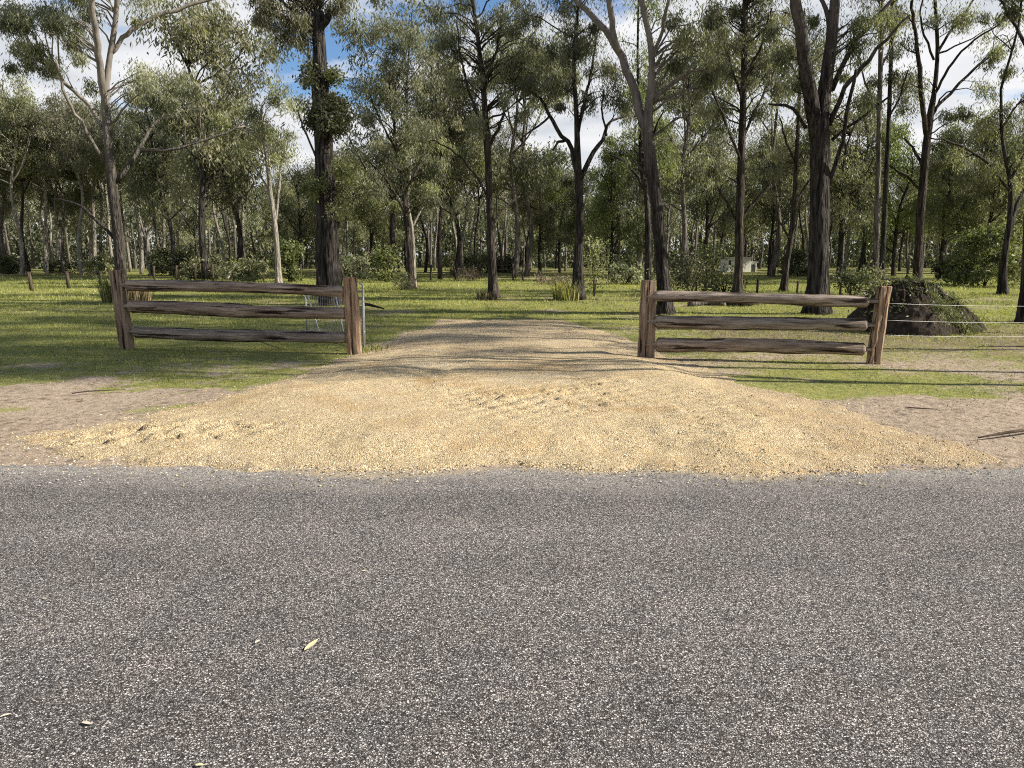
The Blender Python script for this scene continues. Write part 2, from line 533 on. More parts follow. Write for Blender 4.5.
sky = wn('ShaderNodeTexSky', sky_type='NISHITA', sun_disc=False, sun_elevation=SUN_EL, sun_rotation=SUN_AZ, air_density=1.0, dust_density=0.1, ozone_density=6.0)
bg = wn('ShaderNodeBackground', {'Color': sky.outputs[0], 'Strength': 0.068})
tc = wn('ShaderNodeTexCoord')
sx = wn('ShaderNodeSeparateXYZ', {'Vector': tc.outputs['Generated']})
den = wm('ADD', wm('MAXIMUM', sx.outputs['Z'], 0.0), 0.14)
cv = wn('ShaderNodeCombineXYZ', {'X': wm('DIVIDE', sx.outputs['X'], den), 'Y': wm('DIVIDE', sx.outputs['Y'], den), 'Z': 3.7})
n1 = wn('ShaderNodeTexNoise', {'Vector': cv.outputs[0], 'Scale': 1.15, 'Detail': 7.0, 'Roughness': 0.56})
n2 = wn('ShaderNodeTexNoise', {'Vector': cv.outputs[0], 'Scale': 2.6, 'Detail': 5.0, 'Roughness': 0.5})
hi = wm('MULTIPLY', wm('SUBTRACT', sx.outputs['Z'], 0.30), 0.45)            # clouds thin out overhead
thr = wm('ADD', 0.345, wm('MAXIMUM', hi, 0.0))
cm = wm('DIVIDE', wm('SUBTRACT', n1.outputs[0], thr), 0.08, clamp=True)
cc = wn('ShaderNodeValToRGB', {'Fac': n2.outputs[0]})
cc.color_ramp.elements[0].position = 0.35; cc.color_ramp.elements[0].color = (0.70, 0.74, 0.80, 1)
cc.color_ramp.elements[1].position = 0.62; cc.color_ramp.elements[1].color = (0.98, 0.98, 1.0, 1)
bc = wn('ShaderNodeBackground', {'Color': cc.outputs[0], 'Strength': 0.455})
mixw = wn('ShaderNodeMixShader', {0: cm, 1: bg.outputs[0], 2: bc.outputs[0]})
wo = wn('ShaderNodeOutputWorld', {'Surface': mixw.outputs[0]})

sl = bpy.data.lights.new('sun', 'SUN')
sl.energy = 5.0; sl.angle = R(0.53); sl.color = (1.0, 0.92, 0.80)
so = link('sun', sl)
sd = Vector((math.sin(SUN_AZ) * math.cos(SUN_EL), math.cos(SUN_AZ) * math.cos(SUN_EL), math.sin(SUN_EL)))
so.rotation_euler = sd.to_track_quat('Z', 'Y').to_euler()
so.location = (40, 20, 40)

vs = sc.view_settings
vs.view_transform = 'Standard'; vs.look = 'None'; vs.gamma = 1.0; vs.use_curve_mapping = False
vs.exposure = 1.08
sc.render.engine = 'CYCLES'
cy = sc.cycles
cy.max_bounces = 5; cy.diffuse_bounces = 3; cy.glossy_bounces = 2; cy.transmission_bounces = 3; cy.transparent_max_bounces = 4
cy.caustics_reflective = False; cy.caustics_refractive = False
cy.use_denoising = False
cy.filter_width = 1.1
cy.sample_clamp_indirect = 4.0

# ------------------------------------------------------------------ driveway outline
OUT_PX = [(4, 437), (70, 428), (130, 418), (200, 404), (240, 391), (285, 378), (322, 366), (356, 354), (398, 336), (440, 319.5),
          (556, 318), (600, 329), (642, 345), (690, 362), (742, 380), (800, 396), (850, 412), (900, 429), (955, 447), (1000, 459),
          (950, 465), (905, 461), (850, 466), (800, 474), (775, 478), (725, 477), (690, 470), (640, 469), (590, 471), (540, 466), (500, 465), (440, 472), (400, 475), (320, 473), (285, 468),
          (240, 468), (200, 462), (150, 464), (100, 459), (40, 455)]
OUT = np.array([G(*p) for p in OUT_PX])


def sdist(x, y, poly):
    """signed distance to a polygon, positive inside"""
    x = np.asarray(x, float); y = np.asarray(y, float)
    d = np.full(x.shape, 1e9); ins = np.zeros(x.shape, bool)
    n = len(poly)
    for i in range(n):
        ax, ay = poly[i]; bx, by = poly[(i + 1) % n]
        ex, ey = bx - ax, by - ay
        k = np.clip(((x - ax) * ex + (y - ay) * ey) / (ex * ex + ey * ey), 0, 1)
        d = np.minimum(d, np.hypot(x - ax - k * ex, y - ay - k * ey))
        c = ((ay > y) != (by > y)) & (x < (bx - ax) * (y - ay) / (by - ay + 1e-12) + ax)
        ins ^= c
    return np.where(ins, d, -d)


def ground_z(x, y):
    base = -0.03 + 0.035 * sstep(5.4, 6.6, y)
    n = (fbm(x, y, 0.35, 3) - 0.5) * 0.06 + (fbm(x, y, 2.2, 2, 5.0) - 0.5) * 0.02
    far = sstep(30, 90, y) * (fbm(x, y, 0.03, 2, 3.0) - 0.4) * 0.5
    return base + n * sstep(6.0, 8.5, y) + far


def cover(x, y):
    """(grassy, litter) 0..1 over the ground"""
    n = fbm(x, y, 0.9, 4, 2.0); n2 = fbm(x, y, 0.28, 3, 8.0)
    g = 0.45 + 1.5 * (n2 - 0.45)
    left = x < -1.0
    nf = fbm(x, y, 3.1, 3, 21.0)
    dl = sstep(8.4, 10.2, y + (n - 0.5) * 4.0 + (nf - 0.5) * 2.2) * (0.55 + 0.45 * sstep(0.38, 0.5, nf + 0.12 * (y > 12)))              # bare shoulder on the left, up to the shaded lawn
    strip_l = np.exp(-((y - 7.9) / 0.35) ** 2) * (n > 0.52) * 0.6
    sl_ = np.maximum(dl, strip_l)
    dr = sstep(7.8, 8.8, y + (n - 0.5) * 2.0 + (fbm(x, y, 3.1, 3, 21.0) - 0.5) * 1.6)
    bare_r = sstep(10.2, 11.2, y) * (1 - sstep(13.0, 15.0, y)) * 0.30
    sr = dr * (1 - bare_r)
    side = np.where(left, sl_, sr)
    g = np.clip((0.72 + 1.3 * (n - 0.5) + 0.7 * (n2 - 0.45)) * side, 0, 1)
    g = np.where(left & (y > 10.5), np.clip(g + 0.15, 0, 1), g)
    g *= sstep(5.2, 6.8, y)
    lit = np.where(left, 0.12, 0.30) * sstep(9.5, 12, y)
    lit = lit + 0.55 * (x > 4) * np.exp(-((y - 15.5) / 2.6) ** 2)
    lit = lit + 0.10 * sstep(40, 70, y) + 0.25 * np.exp(-((y - 30) / 5.0) ** 2) * (n > .5)
    return g, np.clip(lit + (n - 0.5) * 0.4, 0, 1)


def axis(segs):
    out = [segs[0][0]]
    for a, b, s in segs:
        k = max(1, int(round((b - a) / s)))
        out += list(a + (b - a) * np.arange(1, k + 1) / k)
    return np.array(out)


def grid_mesh(name, xs, ys, zf, mat, attrs=None):
    X, Y = np.meshgrid(xs, ys)
    Z = zf(X, Y)
    nx, ny = len(xs), len(ys)
    V = np.stack([X.ravel(), Y.ravel(), Z.ravel()], 1)
    i = np.arange(nx - 1)[None, :] + (np.arange(ny - 1) * nx)[:, None]
    Fq = np.stack([i, i + 1, i + nx + 1, i + nx], -1).reshape(-1, 4)
    at = []
    if attrs:
        for nm, arr in attrs(X, Y): at.append((nm, 'POINT', arr.ravel()))
    return np_mesh(name, V, Fq, mat, at)


xs = axis([(-900, -100, 80), (-100, -30, 3.5), (-30, -13, .7), (-13, 13, .16), (13, 30, .7), (30, 100, 3.5), (100, 900, 80)])
ys = axis([(-300, -20, 40), (-20, 5, 2.5), (5, 18, .14), (18, 32, .4), (32, 70, 1.4), (70, 150, 5), (150, 900, 75)])
me = grid_mesh('ground', xs, ys, ground_z, M['ground'], lambda X, Y: [('grassy', cover(X, Y)[0]), ('litter', cover(X, Y)[1])])
tag(link('ground', me), kind='structure')

# road: a sheet whose far rim is ragged and dips into the shoulder
xs = axis([(-200, -14, 6), (-14, 14, .07), (14, 200, 6)])
ts = np.concatenate([np.linspace(0, 0.74, 12), np.linspace(0.76, 1.0, 44)])
X, T = np.meshgrid(xs, ts)
edge = 5.86 + (fbm(X, 0 * X, 1.3, 4, 4.0) - 0.5) * 0.42 + (fbm(X, 0 * X, 9.0, 2, 1.0) - 0.5) * 0.10
Yr = -1.6 + (edge + 1.6) * T
Zr = np.where(T > 0.985, -0.05, 0.0) - 0.018 * sstep(0.88, 0.985, T)
V = np.stack([X.ravel(), Yr.ravel(), Zr.ravel()], 1)
nx = len(xs)
i = np.arange(nx - 1)[None, :] + (np.arange(len(ts) - 1) * nx)[:, None]
dd = sdist(X, Yr, OUT)
dust = np.exp(np.minimum(dd, 0) / 0.16) * 0.75
for tx, tw, ta in ((-0.9, 0.22, .28), (0.85, 0.22, .2), (1.9, .3, .2)):
    dust = np.maximum(dust, ta * 1.6 * np.exp(-((X - tx - 0.16 * (Yr - 5.4)) / tw) ** 2) * sstep(3.6, 5.4, Yr))
tag(link('road', np_mesh('road', V, np.stack([i, i + 1, i + nx + 1, i + nx], -1).reshape(-1, 4), M['asphalt'], [('dust', 'POINT', dust.ravel())])), kind='structure')


# driveway
def drive_h(X, Y):
    n = fbm(X, Y, 1.1, 4, 6.0); nf = fbm(X, Y, 5.0, 3, 2.0)
    d = sdist(X, Y, OUT) + (n - 0.5) * 0.55 + (nf - 0.5) * 0.22
    h = -0.035 + 0.045 * sstep(-0.05, 0.12, d) + 0.10 * sstep(0.05, 1.3, d) * (1 - 0.5 * sstep(12, 19, Y))
    h += (n - 0.5) * 0.07 * sstep(0, 0.6, d) * (1 - .65 * sstep(9, 12, Y)) + (nf - 0.5) * 0.022 * (1 - .7 * sstep(9, 12, Y))
    # lumps shoved up along the left flank
    h += 0.05 * np.exp(-((X + 2.1) / 0.9) ** 2 - ((Y - 8.6) / 0.9) ** 2)
    # roller and tyre tread ribs
    for cx, cy_, wx, wy, rot, amp in ((0.05, 7.9, 0.75, 0.9, 0.12, .022), (0.9, 8.3, 0.6, 1.0, -0.1, .018), (-3.1, 6.6, 1.0, .30, 0.12, .034),
                                      (1.9, 7.3, 0.5, 1.3, -.3, .010), (-0.9, 9.2, .5, 1.4, .1, .010)):
        u = (X - cx) * math.cos(rot) + (Y - cy_) * math.sin(rot); v = -(X - cx) * math.sin(rot) + (Y - cy_) * math.cos(rot)
        env = np.exp(-(u / wx) ** 4 - (v / wy) ** 4)
        h -= amp * 3.3 * env * np.clip(1.8 * np.sin(v * 2 * math.pi / 0.24) - .7, -.2, 1) * np.clip(1.4 * np.sin(u * 2 * math.pi / 0.30 + np.floor(v / 0.27) * 1.7), -.4, 1) * (0.3 + 1.4 * nf)
    # wheel ruts running in
    for cx in (-0.95, 0.75):
        h -= 0.012 * np.exp(-((X - cx - 0.05 * np.sin(Y)) / 0.28) ** 2) * sstep(7, 10, Y)
    return h + ground_z(X, Y) * sstep(7, 9, Y), d


xs = axis([(-5.4, 5.4, .045)]); ys = axis([(4.9, 12.5, .045), (12.5, 21, .09)])
me = grid_mesh('driveway', xs, ys, lambda X, Y: drive_h(X, Y)[0], M['stone'], lambda X, Y: [('edge', np.clip(drive_h(X, Y)[1], 0, 1)), ('brown', np.clip(0.75 * sstep(1.0, 3.4, X) * (1 - sstep(10, 13, Y)) * .8 + 0.40 * np.exp(-((X + 2.0) / 1.1) ** 2 - ((Y - 7.9) / 0.5) ** 2) + .04, 0, 1))])
tag(link('driveway', me), kind='structure')


# ------------------------------------------------------------------ stuff on the ground
def stones(n, sampler, size, name, mat, zf, flat=0.6):
    oc = np.array([(1, 0, 0), (0, 1, 0), (-1, 0, 0), (0, -1, 0), (0, 0, 1), (0, 0, -1)], float)
    of = np.array([(0, 1, 4), (1, 2, 4), (2, 3, 4), (3, 0, 4), (1, 0, 5), (2, 1, 5), (3, 2, 5), (0, 3, 5)])
    x, y = sampler(n); n = len(x)
    s = size * (0.5 + rng.random(n) ** 2.2 * 1.3)
    V = oc[None] * (0.65 + 0.7 * rng.random((n, 6, 1)))
    a = rng.random(n) * 6.28
    c, s_ = np.cos(a)[:, None], np.sin(a)[:, None]
    vx = V[..., 0] * c - V[..., 1] * s_; vy = V[..., 0] * s_ + V[..., 1] * c
    W = np.stack([vx * s[:, None] + x[:, None], vy * s[:, None] + y[:, None],
                  V[..., 2] * s[:, None] * flat + (zf(x, y) + s * 0.12)[:, None]], -1)
    Fq = (of[None] + (np.arange(n) * 6)[:, None, None]).reshape(-1, 3)
    return link(name, np_mesh(name, W.reshape(-1, 3), Fq, mat, [('edge', 'POINT', np.ones(n * 6)), ('var', 'FACE', np.repeat(rng.random(n), 8))], smooth=False))


def samp_drive(n):
    x = rng.uniform(-5.2, 5.2, n); y = 5.2 + rng.random(n) ** 1.6 * 13
    d = sdist(x, y, OUT) + (fbm(x, y, 1.1, 4, 6.0) - .5) * .55
    dens = np.where(d > 0, 0.12 + 0.22 * (x > 1.5) + 0.45 * np.exp(-d / 0.30), np.exp(d / 0.13) * .6)
    k = rng.random(n) < dens
    return x[k], y[k]


def drive_top(x, y):
    h = drive_h(x, y)[0]
    return np.maximum(h, np.where(y < 5.8, 0.0, ground_z(x, y)))


def mat_loose():
    m = NT('loose_stone')
    v = m.attr('var')
    col = m.ramp(v, [(0.0, (0.18, 0.125, 0.07)), (0.4, (0.44, 0.33, 0.18)), (0.8, (0.62, 0.50, 0.31)), (1.0, (0.70, 0.63, 0.48))])
    m.pbr(col, 0.9, None, 0.15)
    return m.m


def mat_chip():
    m = NT('road_chip')
    v = m.attr('var')
    col = m.ramp(v, [(0.0, (0.10, 0.10, 0.095)), (0.4, (0.25, 0.24, 0.23)), (0.8, (0.37, 0.35, 0.33)), (1.0, (0.45, 0.43, 0.40))])
    m.pbr(col, 0.8, None, 0.3)
    return m.m


M['loose'] = mat_loose(); M['chip'] = mat_chip()
tag(stones(60000, samp_drive, 0.0075, 'loose_gravel', M['loose'], drive_top), 'tan stones loose over the driveway and spilling onto the road edge', 'gravel', kind='stuff')


def samp_shoulder(n):
    x = rng.uniform(-7, 7, n); y = 5.75 + rng.normal(0, 0.30, n)
    return x, y


tag(stones(5000, samp_shoulder, 0.0065, 'road_grit', M['chip'], lambda x, y: np.where(y < 5.7, 0.0, np.maximum(ground_z(x, y), -0.02))),
    'grey stone chips loose along the edge of the seal', 'grit', kind='stuff')


def blades(pts, size, mat, name, nb=5, spread=0.05, lean=0.5, wid=0.08):
    """triangular blades: nb at each tuft"""
    n = len(pts)
    p = np.repeat(pts, nb, 0) + np.concatenate([rng.normal(0, 1, (n * nb, 2)) * (np.repeat(size, nb) * spread * 10)[:, None], np.zeros((n * nb, 1))], 1)
    s = np.repeat(size, nb) * rng.uniform(0.5, 1.25, n * nb)
    a = rng.random(n * nb) * 6.283
    dirx, diry = np.cos(a), np.sin(a)
    wv = s * wid
    b0 = p + np.stack([-diry * wv, dirx * wv, 0 * s], 1); b1 = p - np.stack([-diry * wv, dirx * wv, 0 * s], 1)
    l = s * lean * rng.random(n * nb) * 1.6
    tip = p + np.stack([dirx * l, diry * l, s * rng.uniform(.55, 1, n * nb)], 1)
    V = np.stack([b0, b1, tip], 1).reshape(-1, 3)
    Fq = np.arange(len(V)).reshape(-1, 3)
    var = np.clip(np.repeat(fbm(pts[:, 0], pts[:, 1], 0.5, 3, 1.0), nb) * 0.9 + rng.normal(0, .26, n * nb), 0, 1)
    return link(name, np_mesh(name, V, Fq, mat, [('var', 'FACE', var)], smooth=False))


def samp_field(n, y0, y1, power):
    u = rng.random(n)
    y = (y0 ** power + u * (y1 ** power - y0 ** power)) ** (1 / power)
    x = rng.uniform(-0.80, 0.80, n) * y + rng.uniform(-1, 1, n)
    return x, y


x, y = samp_field(150000, 7.0, 62, -0.25)
g, lit = cover(x, y)
k = (rng.random(len(x)) < g * 1.15 - 0.12) & (sdist(x, y, OUT) < -0.12 - 0.25 * rng.random(len(x)) ** 2)
x, y = x[k], y[k]
sz = (0.022 + 0.030 * rng.random(len(x))) * np.clip(y / 12, 0.7, 3.4) * sstep(7.0, 10.5, y + 3.0 * fbm(x, y, 2.0, 2, 7.0))
sz *= 0.6 + 0.8 * fbm(x, y, 0.8, 2, 3.0)
pts = np.stack([x, y, ground_z(x, y) - 0.005], 1)
tag(blades(pts, sz, M['grass_blade'], 'grass', 4, 0.10, 0.8, 0.085), 'short green paddock grass either side of the driveway', 'grass', kind='stuff')

# dry bark, twigs and leaves scattered on soil and lawn
def litter_mesh(n):
    x, y = samp_field(n, 6.3, 34, -0.4)
    g, lit = cover(x, y)
    k = (rng.random(n) < 0.16 + lit + 0.35 * (x > 3) * (fbm(x, y, 1.3, 3, 4.0) > .5)) & (sdist(x, y, OUT) < -0.05)
    x, y = x[k], y[k]
    for bx, by, bw in BASES:
        m_ = int(90 + 160 * bw); r_ = bw * .5 + np.abs(rng.normal(0, .55, m_)); a_ = rng.random(m_) * 6.283
        x = np.append(x, bx + np.cos(a_) * r_); y = np.append(y, by + np.sin(a_) * r_)
    n = len(x)
    L = rng.uniform(0.02, 0.10, n) * np.clip(y / 14, .6, 2); W = L * rng.uniform(0.08, 0.3, n)
    a = rng.random(n) * 6.283
    z = ground_z(x, y) + 0.012 + rng.random(n) * 0.02
    dx, dy = np.cos(a), np.sin(a)
    q = np.stack([np.stack([x + dx * L / 2, y + dy * L / 2, z], 1), np.stack([x - dy * W / 2, y + dx * W / 2, z + W * .4], 1),
                  np.stack([x - dx * L / 2, y - dy * L / 2, z + rng.random(n) * .02], 1), np.stack([x + dy * W / 2, y - dx * W / 2, z + W * .2], 1)], 1).reshape(-1, 3)
    return link('leaf_litter', np_mesh('leaf_litter', q, np.arange(len(q)).reshape(-1, 4), M['dry_leaf'], [('var', 'FACE', rng.random(n))], smooth=False))




# ------------------------------------------------------------------ foliage
def leaf_mesh(name, cen, rad, per, L, W, mat, rg, droop=1.0, squash=0.8, twiglets=9, tuft=0.26):
    cen = np.asarray(cen, float); n = len(cen)
    rad = np.broadcast_to(np.asarray(rad, float), (n,))
    tw = rg.normal(size=(n, twiglets, 3)); tw /= np.linalg.norm(tw, axis=2)[..., None]
    tw *= (0.35 + 0.65 * rg.random((n, twiglets, 1))) * rad[:, None, None]
    tw[..., 2] *= squash
    ends = cen[:, None] + tw
    ends[..., 2] -= 0.12 * rad[:, None]
    q = max(1, per // twiglets)
    base = np.repeat(ends.reshape(-1, 3), q, 0)
    rr = np.repeat(np.repeat(rad, twiglets), q)
    N = len(base)
    off = rg.normal(size=(N, 3)) * (rr * tuft)[:, None] * np.array((1, 1, 1.15))
    p = base + off
    d = rg.normal(size=(N, 3)); d /= np.linalg.norm(d, axis=1)[:, None]
    d[:, 2] -= droop; d /= np.linalg.norm(d, axis=1)[:, None]
    s = np.cross(d, rg.normal(size=(N, 3))); s /= np.linalg.norm(s, axis=1)[:, None] + 1e-9
    l = L * rg.uniform(0.6, 1.3, N)[:, None]; w_ = W * rg.uniform(0.7, 1.3, N)[:, None]
    V = np.stack([p, p + d * l * .42 + s * w_ * .5, p + d * l, p + d * l * .42 - s * w_ * .5], 1).reshape(-1, 3)
    var = np.clip(np.repeat(np.repeat(rg.random(n), twiglets), q) * 0.55 + np.repeat(rg.random(n * twiglets), q) * 0.25 + rg.random(N) * 0.25, 0, 1)
    return np_mesh(name, V, np.arange(N * 4).reshape(-1, 4), mat, [('var', 'FACE', var)], smooth=False)


def grow(tubes, skel, cens, rg, rmax=0.06, up=0.25, sides=5):
    """joins every clump centre to the nearest lower skeleton point with a curved branch; skel: list of (point, radius)"""
    S = np.array([s[0] for s in skel]); SR = np.array([s[1] for s in skel])
    d0 = np.min(np.linalg.norm(S[None] - cens[:, None], axis=2), axis=1)
    for ci in np.argsort(d0):
        c = cens[ci]
        dv = c - S; dist = np.linalg.norm(dv, axis=1)
        cost = dist * (1 + 1.1 * np.clip((S[:, 2] - c[2]) / (dist + .01) + 0.45, 0, 2)) + 0.12 / (SR + .02)
        j = int(np.argmin(cost)); a = S[j]; D = dist[j]
        if D < 0.05: continue
        r0 = min(SR[j] * 0.62, 0.010 + 0.014 * D, rmax); r0 = max(r0, 0.009)
        mid = a + (c - a) * 0.45 + np.array((0, 0, up * D * 0.5)) + rg.normal(size=3) * 0.09 * D
        pt = spline(np.array([a, mid, c + rg.normal(size=3) * .04]), max(4, int(D / 0.45) + 3))
        pt[1:-1] += rg.normal(size=(len(pt) - 2, 3)) * 0.025 * D ** .5
        rr = np.linspace(r0, 0.007, len(pt))
        tubes.add(pt, rr, sides if r0 > .03 else 4, caps=False)
        S = np.concatenate([S, pt[1:]]); SR = np.concatenate([SR, rr[1:]])


BASES = []


def tree(name, label, cat, Y, trunk, limbs=(), clumps=(), crown=None, bark='ironbark', leafm='gum_leaf', per=170, L=0.15, W=0.042,
         seed=1, group=None, rough=0.25, dens=2.0, base_py=None, extra_parts=(), bend=0.5, flare=1.45, tipr=.35):
    """trunk: [(px, py, width_px)] from the foot up, seen at depth Y; limbs: [[(px,py,w),...]]; clumps: [(px,py,r_px)];
    crown: (centre_dx, z_low, z_high, radius, count) for the part of the crown above"""
    rg = np.random.default_rng(seed)
    k = Y / F
    pts = [np.append(P(px, py, Y), wd * k * 0.39) for px, py, wd in trunk]
    foot = pts[0][:3].copy(); gz = float(ground_z(np.array(foot[0]), np.array(Y)))
    root = thing(name, label, cat, (foot[0], Y, gz - 0.02), 0, group)
    org = np.array((foot[0], Y, gz - 0.02))
    T = []
    for i, q in enumerate(pts):
        q = q.copy(); q[:3] -= org
        if i == 0: q[2] = -0.06
        T.append(q)
    T = np.array(T)
    BASES.append((foot[0], Y, trunk[0][2] * k))
    T[1:, 1] += np.cumsum(rg.normal(0, 0.10 * bend, len(T) - 1))
    H = T[-1][2]
    n = max(8, int(H / 0.28))
    tr = spline(T, n)
    zz = tr[:, 2]
    fl = 1 + (flare - 1) * np.exp(-np.clip(zz, 0, 9) / (0.9 * T[0][3] * 2))
    tb = Tubes()
    tb.add(tr[:, :3], tr[:, 3] * fl, 20 if trunk[0][2] > 18 else 12, rough, seed)
    skel = [(q[:3], q[3]) for q in tr if q[2] > 0.25 * H]
    for li, lb in enumerate(limbs):
        A = []
        px0, py0, w0 = lb[0]
        q0 = P(px0, py0, Y) - org
        y0 = np.interp(q0[2], zz, tr[:, 1])
        sy = rg.uniform(-0.55, 0.55)
        s = 0; prev = None
        for (px, py, wd) in lb:
            q = P(px, py, Y) - org
            if prev is not None: s += np.linalg.norm((q - prev)[[0, 2]])
            prev = q.copy()
            q[1] = y0 + sy * s
            # keep the sight line: scale about the camera for the pushed depth
            f = (Y + q[1]) / Y
            q[0] = (q[0] + org[0]) * f - org[0]
            q[2] = (q[2] + org[2] - CAMH) * f + CAMH - org[2]
            A.append(np.append(q, wd * k * 0.45))
        A = spline(np.array(A), max(5, int(s / .3) + 2))
        A[1:-1, :3] += rg.normal(size=(len(A) - 2, 3)) * .02
        tb.add(A[:, :3], np.maximum(A[:, 3], .008), 8, rough * .6, seed + li)
        skel += [(q[:3], max(q[3], .01)) for q in A]
    C = []; CR = []
    for (px, py, r) in clumps:
        m = max(1, int(round(2.4 * (r / 12.0) ** 2)))
        for _ in range(m):
            a = rg.random() * 6.283; u = math.sqrt(rg.random()) * r * (0.8 if m > 1 else 0)
            dy = rg.normal() * r * k * 0.75
            q = P(px + math.cos(a) * u, py + math.sin(a) * u * .85, Y + dy) - org
            C.append(q); CR.append(rg.uniform(.55, 1.05) * min(r, 12) * k)
    if crown:
        cx, zl, zh, rad, cnt = crown
        top = tr[-1][:3]
        if zh > H + 0.8:                                        # carry the leader on into the crown
            ld = np.array([top, top + (cx * .4, rg.normal() * .4, (zh - H) * .45), top + (cx * .8, rg.normal() * .6, (zh - H) * .88)])
            ld = spline(ld, 9); rr = np.linspace(tr[-1][3], .03, 9)
            tb.add(ld, rr, 8, rough * .5, seed + 50); skel += [(q, r_) for q, r_ in zip(ld, rr)]
        for _ in range(cnt):
            v = rg.normal(size=3); v /= np.linalg.norm(v); v *= rg.random() ** .45
            C.append(np.array((top[0] * .6 + cx + v[0] * rad, top[1] * .6 + v[1] * rad, (zl + zh) / 2 + v[2] * (zh - zl) / 2)))
            CR.append(rg.uniform(.45, .85))
    if C:
        C = np.array(C); CR = np.array(CR)
        grow(tb, skel, C, rg)
    tb.build('trunk', M[bark], root)
    if len(C):
        link('crown', leaf_mesh('crown', C, CR, int(per * dens), L, W * .66, M[leafm], rg, droop=1.4, twiglets=12, tuft=.31), root)
    return root


GT = 'gum trees standing in the paddock behind the rail fences'
# --- the trees one can tell apart, foot pixel and depth read from the photo
tree('gum_tree', 'tall gum with pale forked upper limbs rising behind leftmost rail fence post', 'tree', 27.0,
     [(121, 302, 15), (118, 250, 13), (113, 190, 12), (108, 130, 10.5), (106, 100, 9), (110, 62, 7), (117, 18, 6), (121, -40, 5)],
     [[(107, 112, 8), (99, 60, 7), (93, 12, 6), (89, -40, 5)],
      [(109, 140, 5), (92, 108, 4), (70, 88, 4), (42, 62, 3), (10, 52, 2)], [(106, 165, 4), (84, 128, 3.4), (64, 92, 3), (56, 60, 2)],
      [(110, 54, 5), (130, 32, 4.5), (158, 16, 4), (200, 2, 3), (250, -12, 2)], [(117, 182, 5), (138, 152, 4), (152, 126, 3), (172, 108, 2)],
      [(140, 150, 4), (175, 148, 3.4), (205, 140, 3), (245, 126, 1.6)], [(114, 238, 4), (92, 216, 3), (76, 204, 2.4), (52, 199, 1.4)]],
     [(20, 20, 26), (60, 18, 24), (75, 48, 18), (30, 52, 20), (52, 66, 14), (10, 66, 8), (95, 10, 12), (70, -10, 22), (150, 72, 18), (180, 85, 16),
      (132, 100, 14), (160, 98, 14), (136, 20, 5), (92, 85, 8)],
     (0, 9.5, 15.5, 3.4, 50), 'rough_pale', 'gum_leaf', 180, seed=3, group=GT)

t2 = tree('gum_tree', 'thick broken-topped dark trunk with leafy sprouts behind right end of left rail fence', 'tree', 25.0,
          [(331, 310, 31), (331, 288, 25), (329, 230, 23), (326, 160, 20), (322, 90, 17), (319, 40, 15), (318, 12, 15)],
          [[(319, 42, 6), (322, 26, 7), (329, 14, 8)], [(318, 30, 5), (300, 14, 4), (280, 0, 3), (262, -18, 2)]],
          [(300, 12, 20), (275, 10, 18), (262, -6, 14), (300, 36, 12), (320, -4, 16), (338, 8, 10), (258, 18, 8), (285, 28, 12), (340, -10, 12), (310, -20, 16)],
          None, 'ironbark', 'olive_leaf', 210, seed=5, group=GT, rough=.34, flare=1.15)
rg5 = np.random.default_rng(77)
for px, py, r, mt, cnt in ((328, 115, 23, 'dark_leaf', 60), (313, 185, 8, 'bright_leaf', 5), (346, 172, 11, 'bright_leaf', 6), (336, 208, 8, 'bright_leaf', 4), (313, 75, 8, 'dark_leaf', 4), (331, 78, 8, 'dark_leaf', 4)):
    o0 = np.array(t2.location)
    cs = []
    for _ in range(cnt):
        a = rg5.random() * 6.283; u = math.sqrt(rg5.random()) * r * .75
        cs.append(P(px + u * math.cos(a), py + u * math.sin(a), 25 - .15 + rg5.normal() * .38) - o0)
    link('foliage', leaf_mesh('foliage', cs, 0.30, 170, 0.13, 0.05, M[mt], rg5, droop=.6, tuft=.3), t2)

tree('gum_tree', 'slender dark straight-trunked gum alone on lawn left of driveway end', 'tree', 29.0,
     [(494, 299, 13), (492, 260, 9.5), (490, 210, 9), (487, 140, 8), (483, 85, 6.5), (478, 40, 5), (470, -20, 4)],
     [[(488, 150, 3.4), (502, 118, 3), (512, 80, 2.4), (524, 40, 1.6)], [(487, 135, 3), (472, 100, 2.6), (462, 62, 2), (456, 20, 1.4)],
      [(490, 200, 2.6), (470, 168, 2.4), (448, 148, 1.8), (430, 140, 1.2)], [(491, 225, 3), (508, 205, 2.4), (520, 196, 1.4)], [(484, 92, 3), (496, 52, 2.4), (503, 5, 2)]],
     [(455, 30, 20), (500, 22, 22), (480, 70, 18), (515, 60, 16), (530, 20, 14), (535, 85, 15), (460, 85, 14), (452, 60, 12), (505, 100, 12), (545, 50, 12), (470, 120, 10), (525, 115, 12), (440, 10, 14), (440, 45, 14), (525, 45, 14), (545, 80, 12), (470, 5, 14), (520, -5, 14), (490, 130, 10)],
     (0, 11, 15.5, 2.6, 22), 'brown_bark', 'gum_leaf', 165, seed=9, group=GT)

